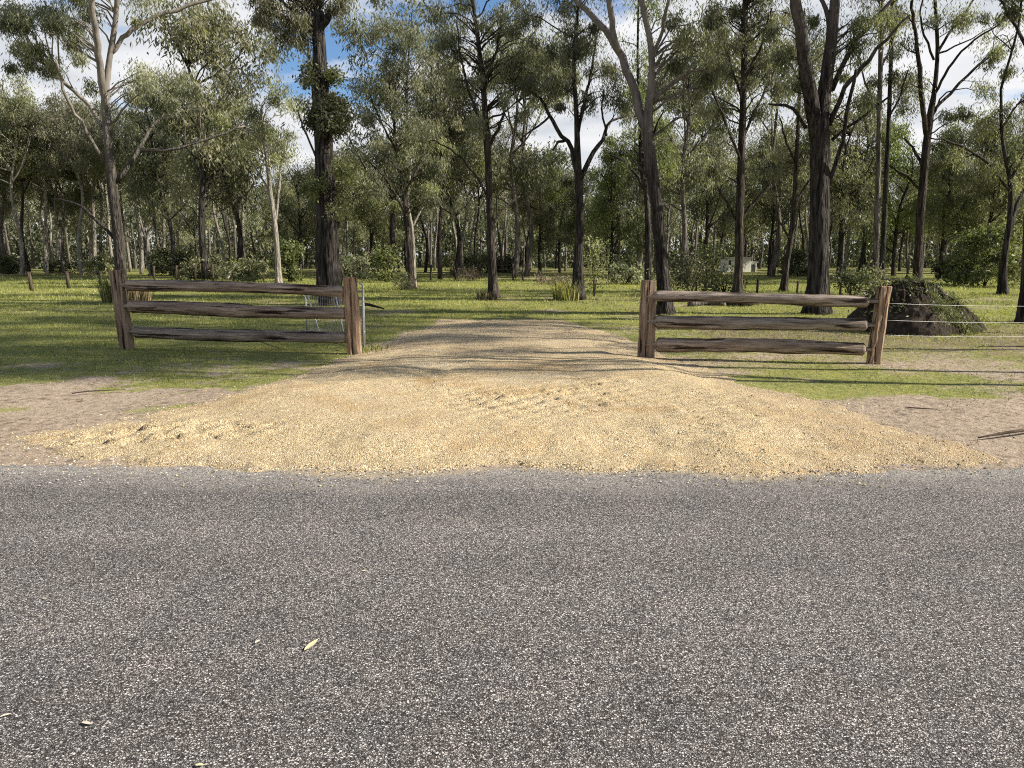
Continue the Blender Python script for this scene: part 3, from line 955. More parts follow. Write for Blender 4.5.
tree('gum_tree', 'dark crooked-limbed gum with tufted foot beyond the right driveway corner', 'tree', 28.0,
     [(578, 301, 15), (578, 262, 12), (580, 220, 11), (578, 170, 9.5), (576, 120, 6), (573, 60, 4), (577, 20, 3)],
     [[(577, 172, 6), (569, 146, 5), (558, 130, 4.4), (548, 112, 4), (538, 96, 3), (522, 88, 1.6)], [(566, 140, 3.4), (558, 142, 3), (553, 150, 2)],
      [(580, 180, 6), (592, 156, 5), (603, 140, 4.2), (609, 122, 3), (625, 116, 1.6)], [(578, 132, 4), (584, 104, 3.4), (591, 72, 2.6), (596, 36, 1.6)],
      [(550, 116, 2.6), (535, 128, 2.2), (520, 140, 1.4)], [(606, 136, 2.6), (602, 110, 2), (604, 90, 1.2)]],
     [(560, 55, 16), (585, 45, 15), (600, 72, 14), (575, 80, 14), (555, 85, 12), (610, 95, 12), (592, 100, 10), (570, 30, 12), (560, 105, 8), (596, 20, 10), (548, 80, 12), (575, 50, 13), (615, 70, 12), (625, 100, 10), (565, 10, 10)],
     (0, 8.8, 12.5, 2.2, 14), 'ironbark', 'gum_leaf', 160, seed=14, group=GT)

tree('gum_tree', 'leaning gum with two pale smooth forks behind left end of right rail fence', 'tree', 21.0,
     [(666, 315, 20), (664, 285, 16.5), (661, 245, 15.5), (656, 200, 15), (650, 150, 14.5), (648, 122, 12), (652, 84, 9), (651, 46, 7.5), (642, 4, 6.5), (636, -45, 6)],
     [[(650, 142, 10), (634, 92, 9.5), (620, 54, 8.5), (602, 26, 7), (580, 4, 6), (560, -20, 5)], [(620, 54, 6.5), (613, 30, 6.5), (610, 0, 6), (608, -45, 5)],
      [(652, 60, 4), (662, 30, 3.6), (672, -10, 3)],
      [(655, 195, 4), (644, 170, 3.4), (632, 160, 2)], [(652, 105, 3.6), (672, 82, 3), (700, 60, 2)]],
     [(690, 40, 17), (715, 30, 17), (710, 75, 14), (678, 66, 11), (700, 105, 11), (675, 20, 10), (716, 60, 12)],
     (.6, 8.6, 15, 3.8, 55), 'gum_bark', 'gum_leaf', 110, seed=21, group=GT)

tree('gum_tree', 'dark upright gum with brown trunk behind middle of right rail fence', 'tree', 27.0,
     [(737, 304, 14), (739, 265, 10.5), (740, 210, 10), (742, 140, 8.5), (743, 60, 7), (744, -20, 6)],
     [[(741, 165, 3.4), (728, 130, 3), (716, 98, 2.4), (704, 70, 1.6)], [(742, 140, 3), (756, 108, 2.6), (770, 80, 2.2), (784, 50, 1.4)],
      [(740, 222, 3.4), (756, 200, 3), (772, 185, 2)], [(739, 225, 3), (728, 205, 3), (718, 188, 2)], [(743, 100, 3), (730, 62, 2.4), (722, 20, 1.6)], [(743, 85, 3), (760, 48, 2.6), (772, 8, 1.8)]],
     [(715, 25, 16), (770, 20, 16), (735, 45, 14), (765, 60, 14), (725, 75, 13), (750, 40, 13), (722, 10, 14), (760, -5, 14), (790, 20, 11), (790, 50, 10), (712, 110, 14), (700, 95, 12), (720, 140, 12), (760, 110, 10), (745, 15, 14), (776, 90, 10), (715, 165, 10), (762, 152, 9), (752, 85, 10)],
     (0, 9.5, 16, 3.2, 55), 'brown_bark', 'gum_leaf', 165, seed=25, group=GT)

tree('gum_tree', 'massive forked ironbark with peeling bark behind right half of right rail fence', 'tree', 21.0,
     [(816, 317, 29), (817, 290, 23.5), (819, 240, 22), (820, 180, 22), (820, 135, 22), (822, 108, 18), (827, 75, 15), (832, 40, 13), (836, 0, 11.5), (840, -45, 10)],
     [[(817, 140, 15), (808, 80, 14), (802, 40, 13), (796, -5, 12), (792, -50, 10)],
      [(832, 90, 6), (850, 52, 5), (872, 22, 4), (900, -10, 3)], [(829, 125, 6), (845, 88, 5), (862, 68, 4.4), (886, 40, 3), (910, 15, 1.8)],
      [(828, 185, 5), (840, 150, 4.4), (848, 110, 4), (856, 70, 3)], [(806, 128, 4), (796, 112, 3.4), (782, 106, 3), (768, 104, 1.6)], [(832, 140, 3.4), (860, 118, 3), (890, 96, 2)],
      [(830, 30, 6), (826, 8, 5), (818, -6, 4)]],
     [(790, 85, 10), (780, 60, 10), (862, 18, 14), (850, 40, 10), (870, 95, 10), (815, 20, 8), (890, 25, 12), (845, 75, 8), (775, 30, 10), (860, 60, 9)],
     (.4, 8.2, 15.5, 4.6, 75), 'peel_bark', 'gum_leaf', 120, seed=31, group=GT, rough=.4, flare=1.25)

tree('gum_tree', 'twin-forked brown gum behind the dark mound right of right rail fence', 'tree', 33.0,
     [(917, 290, 13), (918, 250, 10), (921, 200, 10), (925, 150, 9.5), (928, 122, 8), (934, 90, 5.6), (937, 50, 4.6), (935, 5, 4), (932, -40, 3)],
     [[(926, 134, 5.5), (921, 90, 5), (918, 50, 4), (912, 5, 3), (908, -40, 2.4)],
      [(938, 52, 3), (950, 32, 2.6), (968, 8, 2), (985, -20, 1.6)], [(934, 95, 3), (950, 66, 2.6), (972, 42, 2), (1000, 24, 1.4)], [(930, 115, 3.4), (955, 88, 3), (985, 60, 2.4), (1015, 36, 1.4)],
      [(922, 168, 4), (914, 150, 3), (904, 138, 2)], [(920, 190, 3), (905, 176, 2.6), (888, 165, 1.8)], [(934, 60, 2.4), (920, 20, 2), (924, -10, 1.6)]],
     [(905, 40, 12), (918, 85, 11), (955, 20, 10), (975, 15, 11), (900, 75, 14), (990, 60, 10), (1005, 50, 12), (985, 90, 12), (900, 15, 12), (1008, 15, 11), (930, 20, 9), (965, 110, 10), (945, 115, 9)],
     (0, 12.5, 17, 3.4, 22), 'brown_bark', 'gum_leaf', 150, seed=36, group=GT, L=.17, W=.05)

tree('gum_tree', 'left of the twin slim straight trunks between forked ironbark and mound', 'tree', 31.0,
     [(874, 294, 9), (876, 230, 7.5), (878, 150, 6.6), (880, 60, 5.4), (881, -20, 4.6)], [[(878, 110, 2.6), (866, 84, 2), (858, 50, 1.4)], [(880, 70, 2.4), (894, 40, 2), (902, 5, 1.4)]],
     [(868, 40, 9), (893, 55, 9), (874, 80, 7), (880, 10, 10)], (0, 11, 15, 2.2, 14), 'grey_bark', 'gum_leaf', 150, seed=41, group=GT)
tree('gum_tree', 'right darker one of the twin slim trunks between forked ironbark and mound', 'tree', 32.0,
     [(882, 292, 7.5), (884, 230, 6), (887, 150, 5.6), (891, 60, 4.6), (893, -20, 4)], [[(888, 120, 2.2), (900, 96, 1.8), (908, 70, 1.2)]],
     [(900, 100, 9), (905, 85, 8), (895, 75, 8), (893, 15, 10)], (0, 11, 15, 2.2, 12), 'ironbark', 'gum_leaf', 150, seed=42, group=GT)
tree('gum_tree', 'leaning slim brown gum just left of the massive forked ironbark', 'tree', 34.0,
     [(783, 295, 9), (787, 262, 7), (793, 215, 6.5), (796, 160, 5.5), (799, 110, 4), (800, 70, 3)], [[(794, 205, 3), (806, 185, 2.6), (818, 172, 1.8)], [(790, 240, 2.4), (780, 222, 2), (770, 210, 1.4)], [(796, 165, 2.6), (786, 140, 2), (780, 118, 1.4)]],
     [(790, 130, 10), (780, 150, 10), (808, 140, 9), (770, 195, 9), (800, 100, 10), (776, 172, 9)], (0, 8.5, 12, 2, 10), 'brown_bark', 'olive_leaf', 150, seed=45, group=GT)
tree('gum_tree', 'thin dark gum close behind the leaning pale-forked gum', 'tree', 30.0,
     [(648, 292, 9), (648, 250, 8), (647, 200, 6.5), (642, 165, 5.4), (640, 110, 4), (638, 60, 3)], [[(646, 195, 3), (634, 172, 3), (622, 160, 2.6), (610, 155, 1.6)], [(642, 160, 2.6), (655, 130, 2), (664, 110, 1.4)]],
     [(625, 130, 12), (660, 150, 12), (675, 170, 11), (610, 140, 9), (640, 95, 11), (670, 120, 12), (622, 165, 8)], (0, 9, 13, 2.2, 12), 'ironbark', 'bright_leaf', 150, seed=48, group=GT)
tree('gum_tree', 'thin trunk pressed close behind the thick broken-topped trunk', 'tree', 30.0,
     [(319, 287, 8), (318, 230, 6.6), (317, 150, 5.6), (313, 90, 4), (308, 50, 3)], [[(317, 160, 2.4), (305, 130, 2), (298, 110, 1.4)]],
     [(300, 100, 9), (312, 60, 9), (306, 80, 8)], None, 'brown_bark', 'olive_leaf', 130, seed=50, group=GT)
tree('gum_tree', 'pale slim white-trunked gum above middle of left rail fence', 'tree', 42.0,
     [(279, 284, 8), (277, 250, 6.6), (274, 215, 6), (270, 190, 5), (266, 150, 4), (262, 110, 3)], [[(275, 225, 3), (279, 190, 2.6), (282, 160, 2), (288, 130, 1.4)], [(271, 195, 2.4), (260, 175, 2), (250, 160, 1.4)]],
     [(262, 130, 15), (285, 140, 13), (250, 110, 15), (272, 95, 15), (292, 110, 11), (245, 150, 12), (278, 165, 11), (230, 120, 14)], None, 'pale_bark', 'olive_leaf', 150, L=.2, W=.06, seed=53, group=GT)
tree('gum_tree', 'dark trunk of the close pair on lawn between broken-topped trunk and driveway', 'tree', 37.0,
     [(411, 290, 10), (410, 260, 7.5), (407, 225, 6), (402, 190, 5), (396, 150, 4), (392, 100, 3)], [[(406, 215, 3), (390, 185, 2.6), (372, 165, 2)], [(403, 195, 3), (420, 165, 2.4), (434, 140, 1.6)], [(396, 150, 2.4), (380, 120, 2), (370, 95, 1.4)]],
     [(380, 150, 20), (420, 130, 20), (400, 100, 22), (365, 120, 16), (435, 165, 15), (390, 65, 20), (420, 80, 18), (370, 185, 15), (425, 195, 13), (400, 175, 15), (360, 90, 14), (400, 35, 18), (425, 45, 14), (380, 30, 12), (350, 150, 12)],
     None, 'brown_bark', 'gum_leaf', 150, L=.18, W=.055, seed=56, group=GT)
tree('gum_tree', 'pale trunk of the close pair on lawn between broken-topped trunk and driveway', 'tree', 39.0,
     [(413, 288, 8), (414, 262, 5.4), (412, 230, 4.6), (408, 200, 4), (412, 160, 3)], [[(412, 228, 2.6), (424, 205, 2), (436, 190, 1.4)]],
     [(430, 185, 11), (412, 150, 14), (440, 150, 12), (395, 205, 9)], None, 'pale_bark', 'olive_leaf', 150, L=.18, W=.055, seed=58, group=GT)
tree('gum_tree', 'dark pair-stemmed gum near right picture edge with drooping limbs', 'tree', 31.0,
     [(1002, 305, 11), (1003, 265, 8), (1008, 225, 6.6), (1010, 185, 5.5), (1001, 140, 4), (998, 90, 3)], [[(1006, 240, 5), (1016, 208, 4), (1030, 180, 3)], [(1009, 190, 3), (985, 160, 2.6), (950, 142, 2), (930, 138, 1.4)], [(1010, 180, 3.4), (1022, 160, 2.8), (1034, 140, 2)], [(1000, 130, 3), (1018, 105, 2.2), (1034, 96, 1.6)]],
     [(985, 130, 14), (1010, 110, 12), (960, 150, 12), (1020, 155, 11), (985, 165, 11), (940, 160, 10), (1015, 185, 10), (1030, 95, 12), (1005, 70, 10)], (0, 9.5, 13.5, 2.6, 14), 'ironbark', 'olive_leaf', 150, seed=61, group=GT)
tree('gum_tree', 'dark trunk cut by the right picture edge beside lit grass', 'tree', 18.5,
     [(1027, 322, 22), (1028, 280, 16), (1030, 220, 15), (1032, 140, 13), (1034, 60, 12), (1036, -20, 10)], [[(1032, 150, 4), (1050, 110, 3), (1070, 80, 2)], [(1033, 60, 4), (1012, 20, 3), (995, -10, 2.2)], [(1034, 100, 5), (1060, 50, 4), (1080, 0, 3)]],
     [(1050, 60, 14), (1070, 20, 14), (1012, -8, 12), (1000, -20, 12), (1010, 8, 8)], (.6, 7.6, 15, 4.4, 60), 'ironbark', 'gum_leaf', 180, seed=64, group=GT)
# two gums just outside the frame whose shade lies over the driveway and lawn
for lb, X_, Y_, zl_, zh_, rd_, ct_, bk_, sd_ in (
        ('tall gum just beyond right picture edge level with the right rail fence', 12.8, 9.9, 7.0, 21.0, 2.6, 105, 'gum_bark', 66),
        ('slender dark gum farther right beyond picture edge, level with right rail fence', 17.5, 12.2, 8.0, 22.0, 3.0, 100, 'ironbark', 67),
        ('lofty high-crowned gum beyond right picture edge level with the bare right shoulder', 14.2, 8.6, 12.5, 22.0, 2.3, 80, 'ironbark', 69),
        ('spreading gum beyond right picture edge level with the dark mound', 14.2, 15.4, 7.0, 21.0, 3.0, 100, 'brown_bark', 68)):
    c_ = 512 + F * X_ / (Y_ * CP)
    q_ = F / Y_
    hy = lambda z: 384 - F * math.tan(math.atan2(z - CAMH, Y_) + PITCH)
    tree('gum_tree', lb, 'tree', Y_, [(c_, hy(0), .24 * q_), (c_ + 3, hy(2.5), .19 * q_), (c_ + 5, hy(5.5), .17 * q_), (c_ + 8, hy(8), .15 * q_)],
         [[(c_ + 5, hy(5.5), .11 * q_), (c_ - 1.2 * q_, hy(7.5), .09 * q_), (c_ - 2 * q_, hy(9.5), .05 * q_)], [(c_ + 5, hy(6), .11 * q_), (c_ + 1.3 * q_, hy(8), .09 * q_), (c_ + 2 * q_, hy(10.5), .05 * q_)]],
         [], (0, zl_, zh_, rd_, ct_), bk_, 'gum_leaf', 180, seed=sd_, group=GT)

# ------------------------------------------------------------------ treeline: prototypes and copies
def proto_tree(seed, H, spread, bark_, leafm, low=0.35, ncl=46, per=220, lean=0.3, r=0.135, forks=2, crad=(.6, 1.05)):
    rg = np.random.default_rng(seed)
    root = thing('gum_tree', 'gum', 'tree')
    tb = Tubes()
    T = spline(np.array([(0, 0, -.15, r * 1.35), (rg.normal() * .15, rg.normal() * .15, H * .2, r), (rg.normal() * lean, rg.normal() * lean, H * .45, r * .82),
                         (rg.normal() * lean * 1.6, rg.normal() * lean * 1.6, H * .7, r * .5), (rg.normal() * lean * 2, rg.normal() * lean * 2, H * .93, r * .14)]), 16)
    tb.add(T[:, :3], T[:, 3], 8, .2, seed)
    skel = [(q[:3], q[3]) for q in T if q[2] > H * low * .7]
    for f in range(forks):
        i = int(len(T) * rg.uniform(low, .6)); a = T[i][:3]; ang = rg.random() * 6.283
        e = a + np.array((math.cos(ang) * spread * .75, math.sin(ang) * spread * .75, H * rg.uniform(.22, .38)))
        L_ = spline(np.array([a, a + (e - a) * (.5, .5, .35), e]), 8)
        rr = np.linspace(T[i][3] * .6, .02, 8)
        tb.add(L_, rr, 6, .1, seed + f); skel += [(q, b) for q, b in zip(L_, rr)]
    C = []
    lobes = [(np.array((math.cos(a) * spread * rg.uniform(.2, .75), math.sin(a) * spread * rg.uniform(.2, .75), H * rg.uniform(low + .1, .93))), rg.uniform(.22, .42) * spread)
             for a in rg.random(9) * 6.283]
    lobes.append((np.array((T[-1][0], T[-1][1], H * .9)), spread * .35))
    for i in range(ncl):
        c, rr = lobes[i % len(lobes)]
        v = rg.normal(size=3) * rr * .75
        C.append(c + v * (1, 1, .8))
    C = np.array(C); C[:, 2] = np.clip(C[:, 2], H * low * .8, H)
    grow(tb, skel, C, rg, .05)
    tb.build('trunk', M[bark_], root)
    link('crown', leaf_mesh('crown', C, rg.uniform(*crad, len(C)), per, .26, .066, M[leafm], rg, droop=1.2, twiglets=10), root)
    return root


protos = [proto_tree(101, 14, 3.0, 'grey_bark', 'gum_leaf', .33), proto_tree(102, 16, 3.2, 'brown_bark', 'olive_leaf', .42),
          proto_tree(103, 13, 2.8, 'pale_bark', 'gum_leaf', .30), proto_tree(104, 12, 3.2, 'ironbark', 'olive_leaf', .22, 54),
          proto_tree(105, 15, 2.6, 'pale_bark', 'olive_leaf', .45, 38), proto_tree(106, 11, 3.0, 'brown_bark', 'bright_leaf', .15, 56),
          proto_tree(107, 14, 3.4, 'ironbark', 'gum_leaf', .28, 54), proto_tree(108, 17, 3.0, 'grey_bark', 'gum_leaf', .48, 42)]
PH = [14, 16, 13, 12, 15, 11, 14, 17]
PDESC = ['grey-trunked gum', 'brown-trunked gum', 'pale slim gum', 'dark spreading gum', 'pale high-crowned gum', 'bright green low-branching tree', 'dark full-crowned gum', 'tall grey gum']

LAND = [(34, 'first paddock post at far left'), (70, 'second left paddock post'), (122, "left fence's leaning post"), (180, 'left third of left rail fence'), (231, 'white leaning dead branch'),
        (278, 'white-trunked slim gum'), (331, 'thick broken-topped trunk'), (372, 'galvanised gate pipe'), (411, 'close pair of trunks'), (452, 'left driveway corner'), (493, 'slender straight-trunked lawn gum'),
        (535, 'brush heap'), (578, 'crooked-limbed gum'), (618, 'right driveway corner'), (660, 'leaning pale-forked gum'), (700, 'dense shrubs behind right fence'), (738, 'cream shed'),
        (785, 'leaning slim brown gum'), (820, 'massive forked ironbark'), (880, 'twin slim trunks'), (920, 'twin-forked brown gum'), (955, 'dark mound'), (1003, 'pair-stemmed edge gum')]
GB = 'treeline gums across the back of the paddock'
used = {}
ROWS = [(0, 'mid-paddock'), (52, 'treeline front'), (64, 'treeline middle'), (76, 'treeline rear')]
proto_used = [False] * len(protos)


def back_label(k, px, Y):
    row = [r for a, r in ROWS if Y >= a][-1]
    lx, nm = min(LAND, key=lambda q: abs(q[0] - px))
    if px < -10: where = 'beyond left picture edge'
    elif px > 1034: where = 'beyond right picture edge'
    else:
        where = ('directly behind ' if abs(px - lx) < 7 else 'just left of ' if px < lx else 'just right of ') + nm
    lab = f'{PDESC[k]}, {row}, {where}'
    for extra in ('', 'taller ', 'shorter ', 'thinner ', 'fuller ', 'leafier ', 'further '):
        l2 = extra + lab
        if l2 not in used:
            used[l2] = 1
            return l2
    return lab


def plant(k, x, Y, s, rz):
    px = 512 + F * x / (Y * CP + 0.0)
    loc = (x, Y, float(ground_z(np.array(x), np.array(Y))))
    lab = back_label(k, px, Y)
    if not proto_used[k]:
        o = protos[k]; proto_used[k] = True
        o.location = loc; o.rotation_euler = (0, 0, rz); o.scale = (s, s, s); o['label'] = lab; o['group'] = GB
    else:
        copy_tree(protos[k], loc, rz, (s, s, s), lab, GB)


rt = np.random.default_rng(2024)
# (foot pixel x, depth, kind, height m) for the treeline trees whose crowns shape the skyline
for px, Y, k, h in ((398, 46, 6, 16), (772, 48, 0, 15), (526, 48, 0, 14.5), (20, 57, 4, 13.5), (45, 60, 4, 13), (56, 63, 2, 13), (80, 58, 4, 13.5), (98, 61, 7, 13.5), (113, 64, 4, 13), (150, 58, 4, 12.5), (163, 62, 7, 13), (222, 60, 4, 11.5), (463, 58, 4, 12), (527, 64, 4, 9.5), (617, 60, 2, 9.5), (655, 66, 4, 12), (1000, 60, 4, 11), (845, 60, 4, 12), (205, 42, 3, 14.6), (236, 47, 6, 15), (170, 50, 6, 12.5), (28, 58, 1, 14.2), (62, 60, 7, 13.0), (8, 55, 0, 14.0), (92, 63, 2, 13.5), (-30, 54, 1, 14), (140, 60, 4, 13),
                    (372, 55, 3, 9), (455, 50, 6, 13.5), (440, 44, 1, 13.5), (515, 46, 0, 14.5), (540, 60, 3, 8.5), (610, 58, 5, 9.5), (560, 66, 5, 9), (640, 52, 2, 12.5), (690, 46, 7, 14), (682, 40, 0, 12.5),
                    (705, 56, 6, 12), (770, 58, 6, 11), (840, 44, 3, 10.5), (860, 52, 6, 12), (895, 50, 5, 9.5), (940, 46, 5, 8.5), (965, 52, 6, 10.5), (985, 44, 3, 9.0), (1030, 48, 1, 13), (1060, 42, 6, 13), (800, 66, 1, 12),
                    (345, 62, 4, 10), (320, 66, 3, 9), (300, 58, 3, 8.5), (478, 62, 1, 12), (425, 66, 6, 12), (660, 62, 4, 12), (745, 80, 1, 12), (722, 78, 6, 11), (-80, 50, 6, 14), (1090, 36, 0, 14), (1130, 44, 7, 15)):
    if Y < 56: h *= (Y + 7) / Y; Y += 7
    x = (px - 512) / F * Y * CP
    plant(k, x, Y, h / PH[k], rt.random() * 6.28)
# the wall of slim trunks behind
cnt = 0
for row, (Y0, n) in enumerate(((66, 30), (74, 34), (84, 36))):
    for i in range(n):
        px = -90 + 1210 * (i + rt.uniform(.15, .85)) / n
        if 716 < px < 765 and Y0 < 80: continue
        Y = Y0 + rt.uniform(-3.5, 3.5)
        k = int(rt.choice([4, 4, 7, 7, 2, 1, 0] if px < 130 else [0, 4, 1, 2, 2, 4, 4, 6, 7, 3]))
        hmax = np.interp(px, [0, 110, 240, 290, 345, 400, 480, 540, 600, 640, 760, 860, 960, 1024], [14.5, 14, 14, 10, 9.5, 12, 14, 10, 9.5, 13, 13, 12, 11.5, 13])
        h = hmax * rt.uniform(.78, 1.02)
        plant(k, (px - 512) / F * Y * CP, Y, h / PH[k], rt.random() * 6.28)

# the wood beyond: one mass
rw = np.random.default_rng(5)
n = 3600
cx = rw.uniform(-105, 105, n); cyy = rw.uniform(94, 128, n)
hh = 0.2 + 10.0 * rw.random(n) ** 1.2
root = None
wood = leaf_mesh('far_woodland', np.stack([cx, cyy, hh], 1), rw.uniform(1.2, 2.4, n), 56, .62, .26, M['gum_leaf'], rw, twiglets=8)
ow = tag(link('far_woodland', wood), 'far wood seen as one mass through the treeline trunks', 'woodland', kind='stuff')
tb = Tubes()
for i in range(330):
    x0, y0 = rw.uniform(-100, 100), rw.uniform(90, 112); h = rw.uniform(7, 11)
    tb.add(np.array([(x0, y0, -.3), (x0 + rw.normal() * .3, y0, h * .5), (x0 + rw.normal() * .8, y0, h)]), (.17, .13, .05), 5, caps=False)
tt = tb.build('far_trunks', M['grey_bark'])
tag(tt, 'slim trunks of the far wood seen as one mass', 'woodland', kind='stuff')


# ------------------------------------------------------------------ shrubs, tufts
def shrub(label, px, py, Y, wpx, hpx, leafm, seed, cat='shrub', name='shrub', L=.11, W=.05, per=110, group='shrubs at the back of the paddock', stem='brown_bark'):
    rg = np.random.default_rng(seed)
    k = Y / F
    base = P(px, py, Y)
    gz = float(ground_z(np.array(base[0]), np.array(Y)))
    root = thing(name, label, cat, (base[0], Y, gz), 0, group)
    rw_, h = wpx * k / 2, hpx * k
    m = int(np.clip(10 * rw_ * h, 6, 60))
    C = []
    for _ in range(m):
        a = rg.random() * 6.283; u = math.sqrt(rg.random())
        z = h * (0.12 + .8 * rg.random()) 
        f = math.sqrt(max(0.05, 1 - (z / h - .35) ** 2 * 1.6))
        C.append((math.cos(a) * u * rw_ * f * .85, math.sin(a) * u * rw_ * f * .85, z))
    C = np.array(C)
    tb = Tubes()
    skel = []
    for s in range(4):
        a = rg.random() * 6.283
        pl = spline(np.array([(0, 0, -.05), (math.cos(a) * rw_ * .2, math.sin(a) * rw_ * .2, h * .3), (math.cos(a) * rw_ * .5, math.sin(a) * rw_ * .5, h * .65)]), 5)
        tb.add(pl, np.linspace(.03, .012, 5), 5); skel += [(q, .02) for q in pl]
    grow(tb, skel, C, rg, .02)
    tb.build('stem', M[stem], root)
    link('foliage', leaf_mesh('foliage', C, rg.uniform(.8, 1.25, m) * min(.42, .5 * h + .1), per, L, W, M[leafm], rg, droop=.3), root)
    return root


SH = [('olive bush left of the white leaning dead branch', 205, 280, 50, 60, 24, 'olive_leaf'), ('low olive bush right of the white leaning dead branch', 246, 281, 47, 46, 22, 'olive_leaf'),
      ('dark bush behind the left rail fence, under the grey gums', 172, 277, 58, 50, 26, 'dark_leaf'), ('rounded green bush behind leftmost paddock posts', 60, 276, 62, 34, 14, 'dark_leaf'),
      ('yellow-green sapling beside the white-trunked slim gum', 289, 282, 46, 26, 52, 'bright_leaf'), ('light green bush just right of broken-topped trunk', 352, 279, 50, 40, 24, 'gum_leaf'),
      ('small bush at foot of the close pair of trunks', 404, 289, 36, 18, 16, 'olive_leaf'), ('yellow-green sapling left of the close pair of trunks', 386, 281, 46, 26, 36, 'bright_leaf'),
      ('leafy sucker clump hugging right side of the crooked-limbed gum', 594, 292, 30, 24, 60, 'olive_leaf'), ('grey bush behind crooked-limbed gum, left of right fence', 625, 284, 42, 44, 18, 'gum_leaf'),
      ('dense dark shrub behind left end of right rail fence', 690, 291, 31, 50, 40, 'dark_leaf'), ('tall bright green shrub left of the cream shed', 706, 290, 34, 42, 46, 'bright_leaf'),
      ('broad dark shrub under the upright brown gum', 724, 292, 32, 44, 30, 'dark_leaf'), ('pale leafed low shrub close behind right fence', 668, 290, 30, 30, 24, 'gum_leaf'),
      ('dark shrub between forked ironbark and twin slim trunks', 852, 294, 28, 40, 34, 'dark_leaf'), ('olive shrub behind right fence right end', 868, 292, 29, 28, 30, 'olive_leaf'),
      ('rounded green tree-shrub above the grass right of mound', 985, 280, 40, 76, 62, 'bright_leaf'), ('dark bush behind the grass right of the mound', 955, 281, 42, 40, 34, 'dark_leaf'),
      ('low olive bush in centre beyond the far wire fence', 470, 275, 60, 50, 20, 'olive_leaf'), ('dark bush in centre behind slender lawn gum', 500, 274, 66, 56, 18, 'dark_leaf'),
      ('olive bush behind the pair-stemmed edge gum', 1030, 284, 38, 44, 36, 'olive_leaf'), ('dark bush far left at picture edge', 10, 276, 60, 40, 18, 'dark_leaf'),
      ('dark bush beneath the treeline right of first fence post', 105, 276, 60, 40, 20, 'olive_leaf'), ('dark bush beyond the shed lawn left of forked ironbark', 798, 277, 58, 36, 26, 'dark_leaf')]
for i, (lb, px, py, Y, wp, hp, lm) in enumerate(SH):
    big = 1 if Y < 40 else 1.7
    shrub(lb, px, py, Y, wp, hp, lm, 300 + i, L=.12 * big, W=.055 * big, name='sapling' if 'sapling' in lb else 'shrub', cat='sapling' if 'sapling' in lb else 'shrub')
shrub('grey brown heap of dead brush in centre behind far wire fence', 553, 283, 43, 44, 13, 'dry_leaf', 351, 'brush pile', 'brush_pile', .2, .03, 150, None, 'dead_wood')
shrub('low grey brush heap on lawn left of crooked-limbed gum', 468, 281, 48, 30, 12, 'dry_leaf', 352, 'brush pile', 'brush_pile', .2, .03, 120, None, 'dead_wood')


def tuft(label, px, py, h, n, mat, seed, rad=.35, cat='grass tuft'):
    rg = np.random.default_rng(seed)
    x0, y0 = G(px, py)
    m = n
    a = rg.random(m) * 6.283; u = np.sqrt(rg.random(m)) * rad
    bx, by = np.cos(a) * u, np.sin(a) * u
    hh = h * rg.uniform(.4, 1.1, m); ln = hh * rg.uniform(.1, .8, m); an = a + rg.normal(0, .8, m)
    wv = .010 * (y0 / 14)
    mid = np.stack([bx + np.cos(an) * ln * .35, by + np.sin(an) * ln * .35, hh * .65], 1); tip = np.stack([bx + np.cos(an) * ln, by + np.sin(an) * ln, hh], 1)
    sd_ = np.stack([-np.sin(an), np.cos(an), 0 * an], 1) * wv
    b = np.stack([bx, by, 0 * bx - .01], 1)
    V = np.stack([b - sd_, b + sd_, mid + sd_ * .7, mid - sd_ * .7, tip], 1)
    i = np.arange(m)[:, None] * 5
    Fq = np.concatenate([i + np.array([[0, 1, 2, 3]]), i + np.array([[3, 2, 4, 4]])])
    me = tube_mesh('grass_tuft', [V.reshape(-1, 3)], [Fq], M[mat], False)
    at = me.attributes.new('var', 'FLOAT', 'FACE'); at.data.foreach_set('value', rg.random(len(me.polygons)).astype(np.float32))
    o = link('grass_tuft', me); o.location = (x0, y0, float(ground_z(np.array(x0), np.array(y0))))
    tag(o, label, cat, 'rank grass tufts')


tuft('dry grass tuft behind the leaning post, left side', 114, 303, .95, 260, 'grass_blade', 1, .35)
tuft('dry grass tuft behind the leaning post, right side', 136, 302, .7, 220, 'dry_leaf', 2, .5)
tuft('rank grass around foot of the crooked-limbed gum', 566, 301, .75, 240, 'grass_blade', 3, .45)
tuft('tuft at the foot of the slender lawn gum', 487, 300, .35, 100, 'dry_leaf', 6, .35)
tuft('green weeds at the foot of the gate pipe', 372, 352, .13, 120, 'grass_blade', 8, .35)


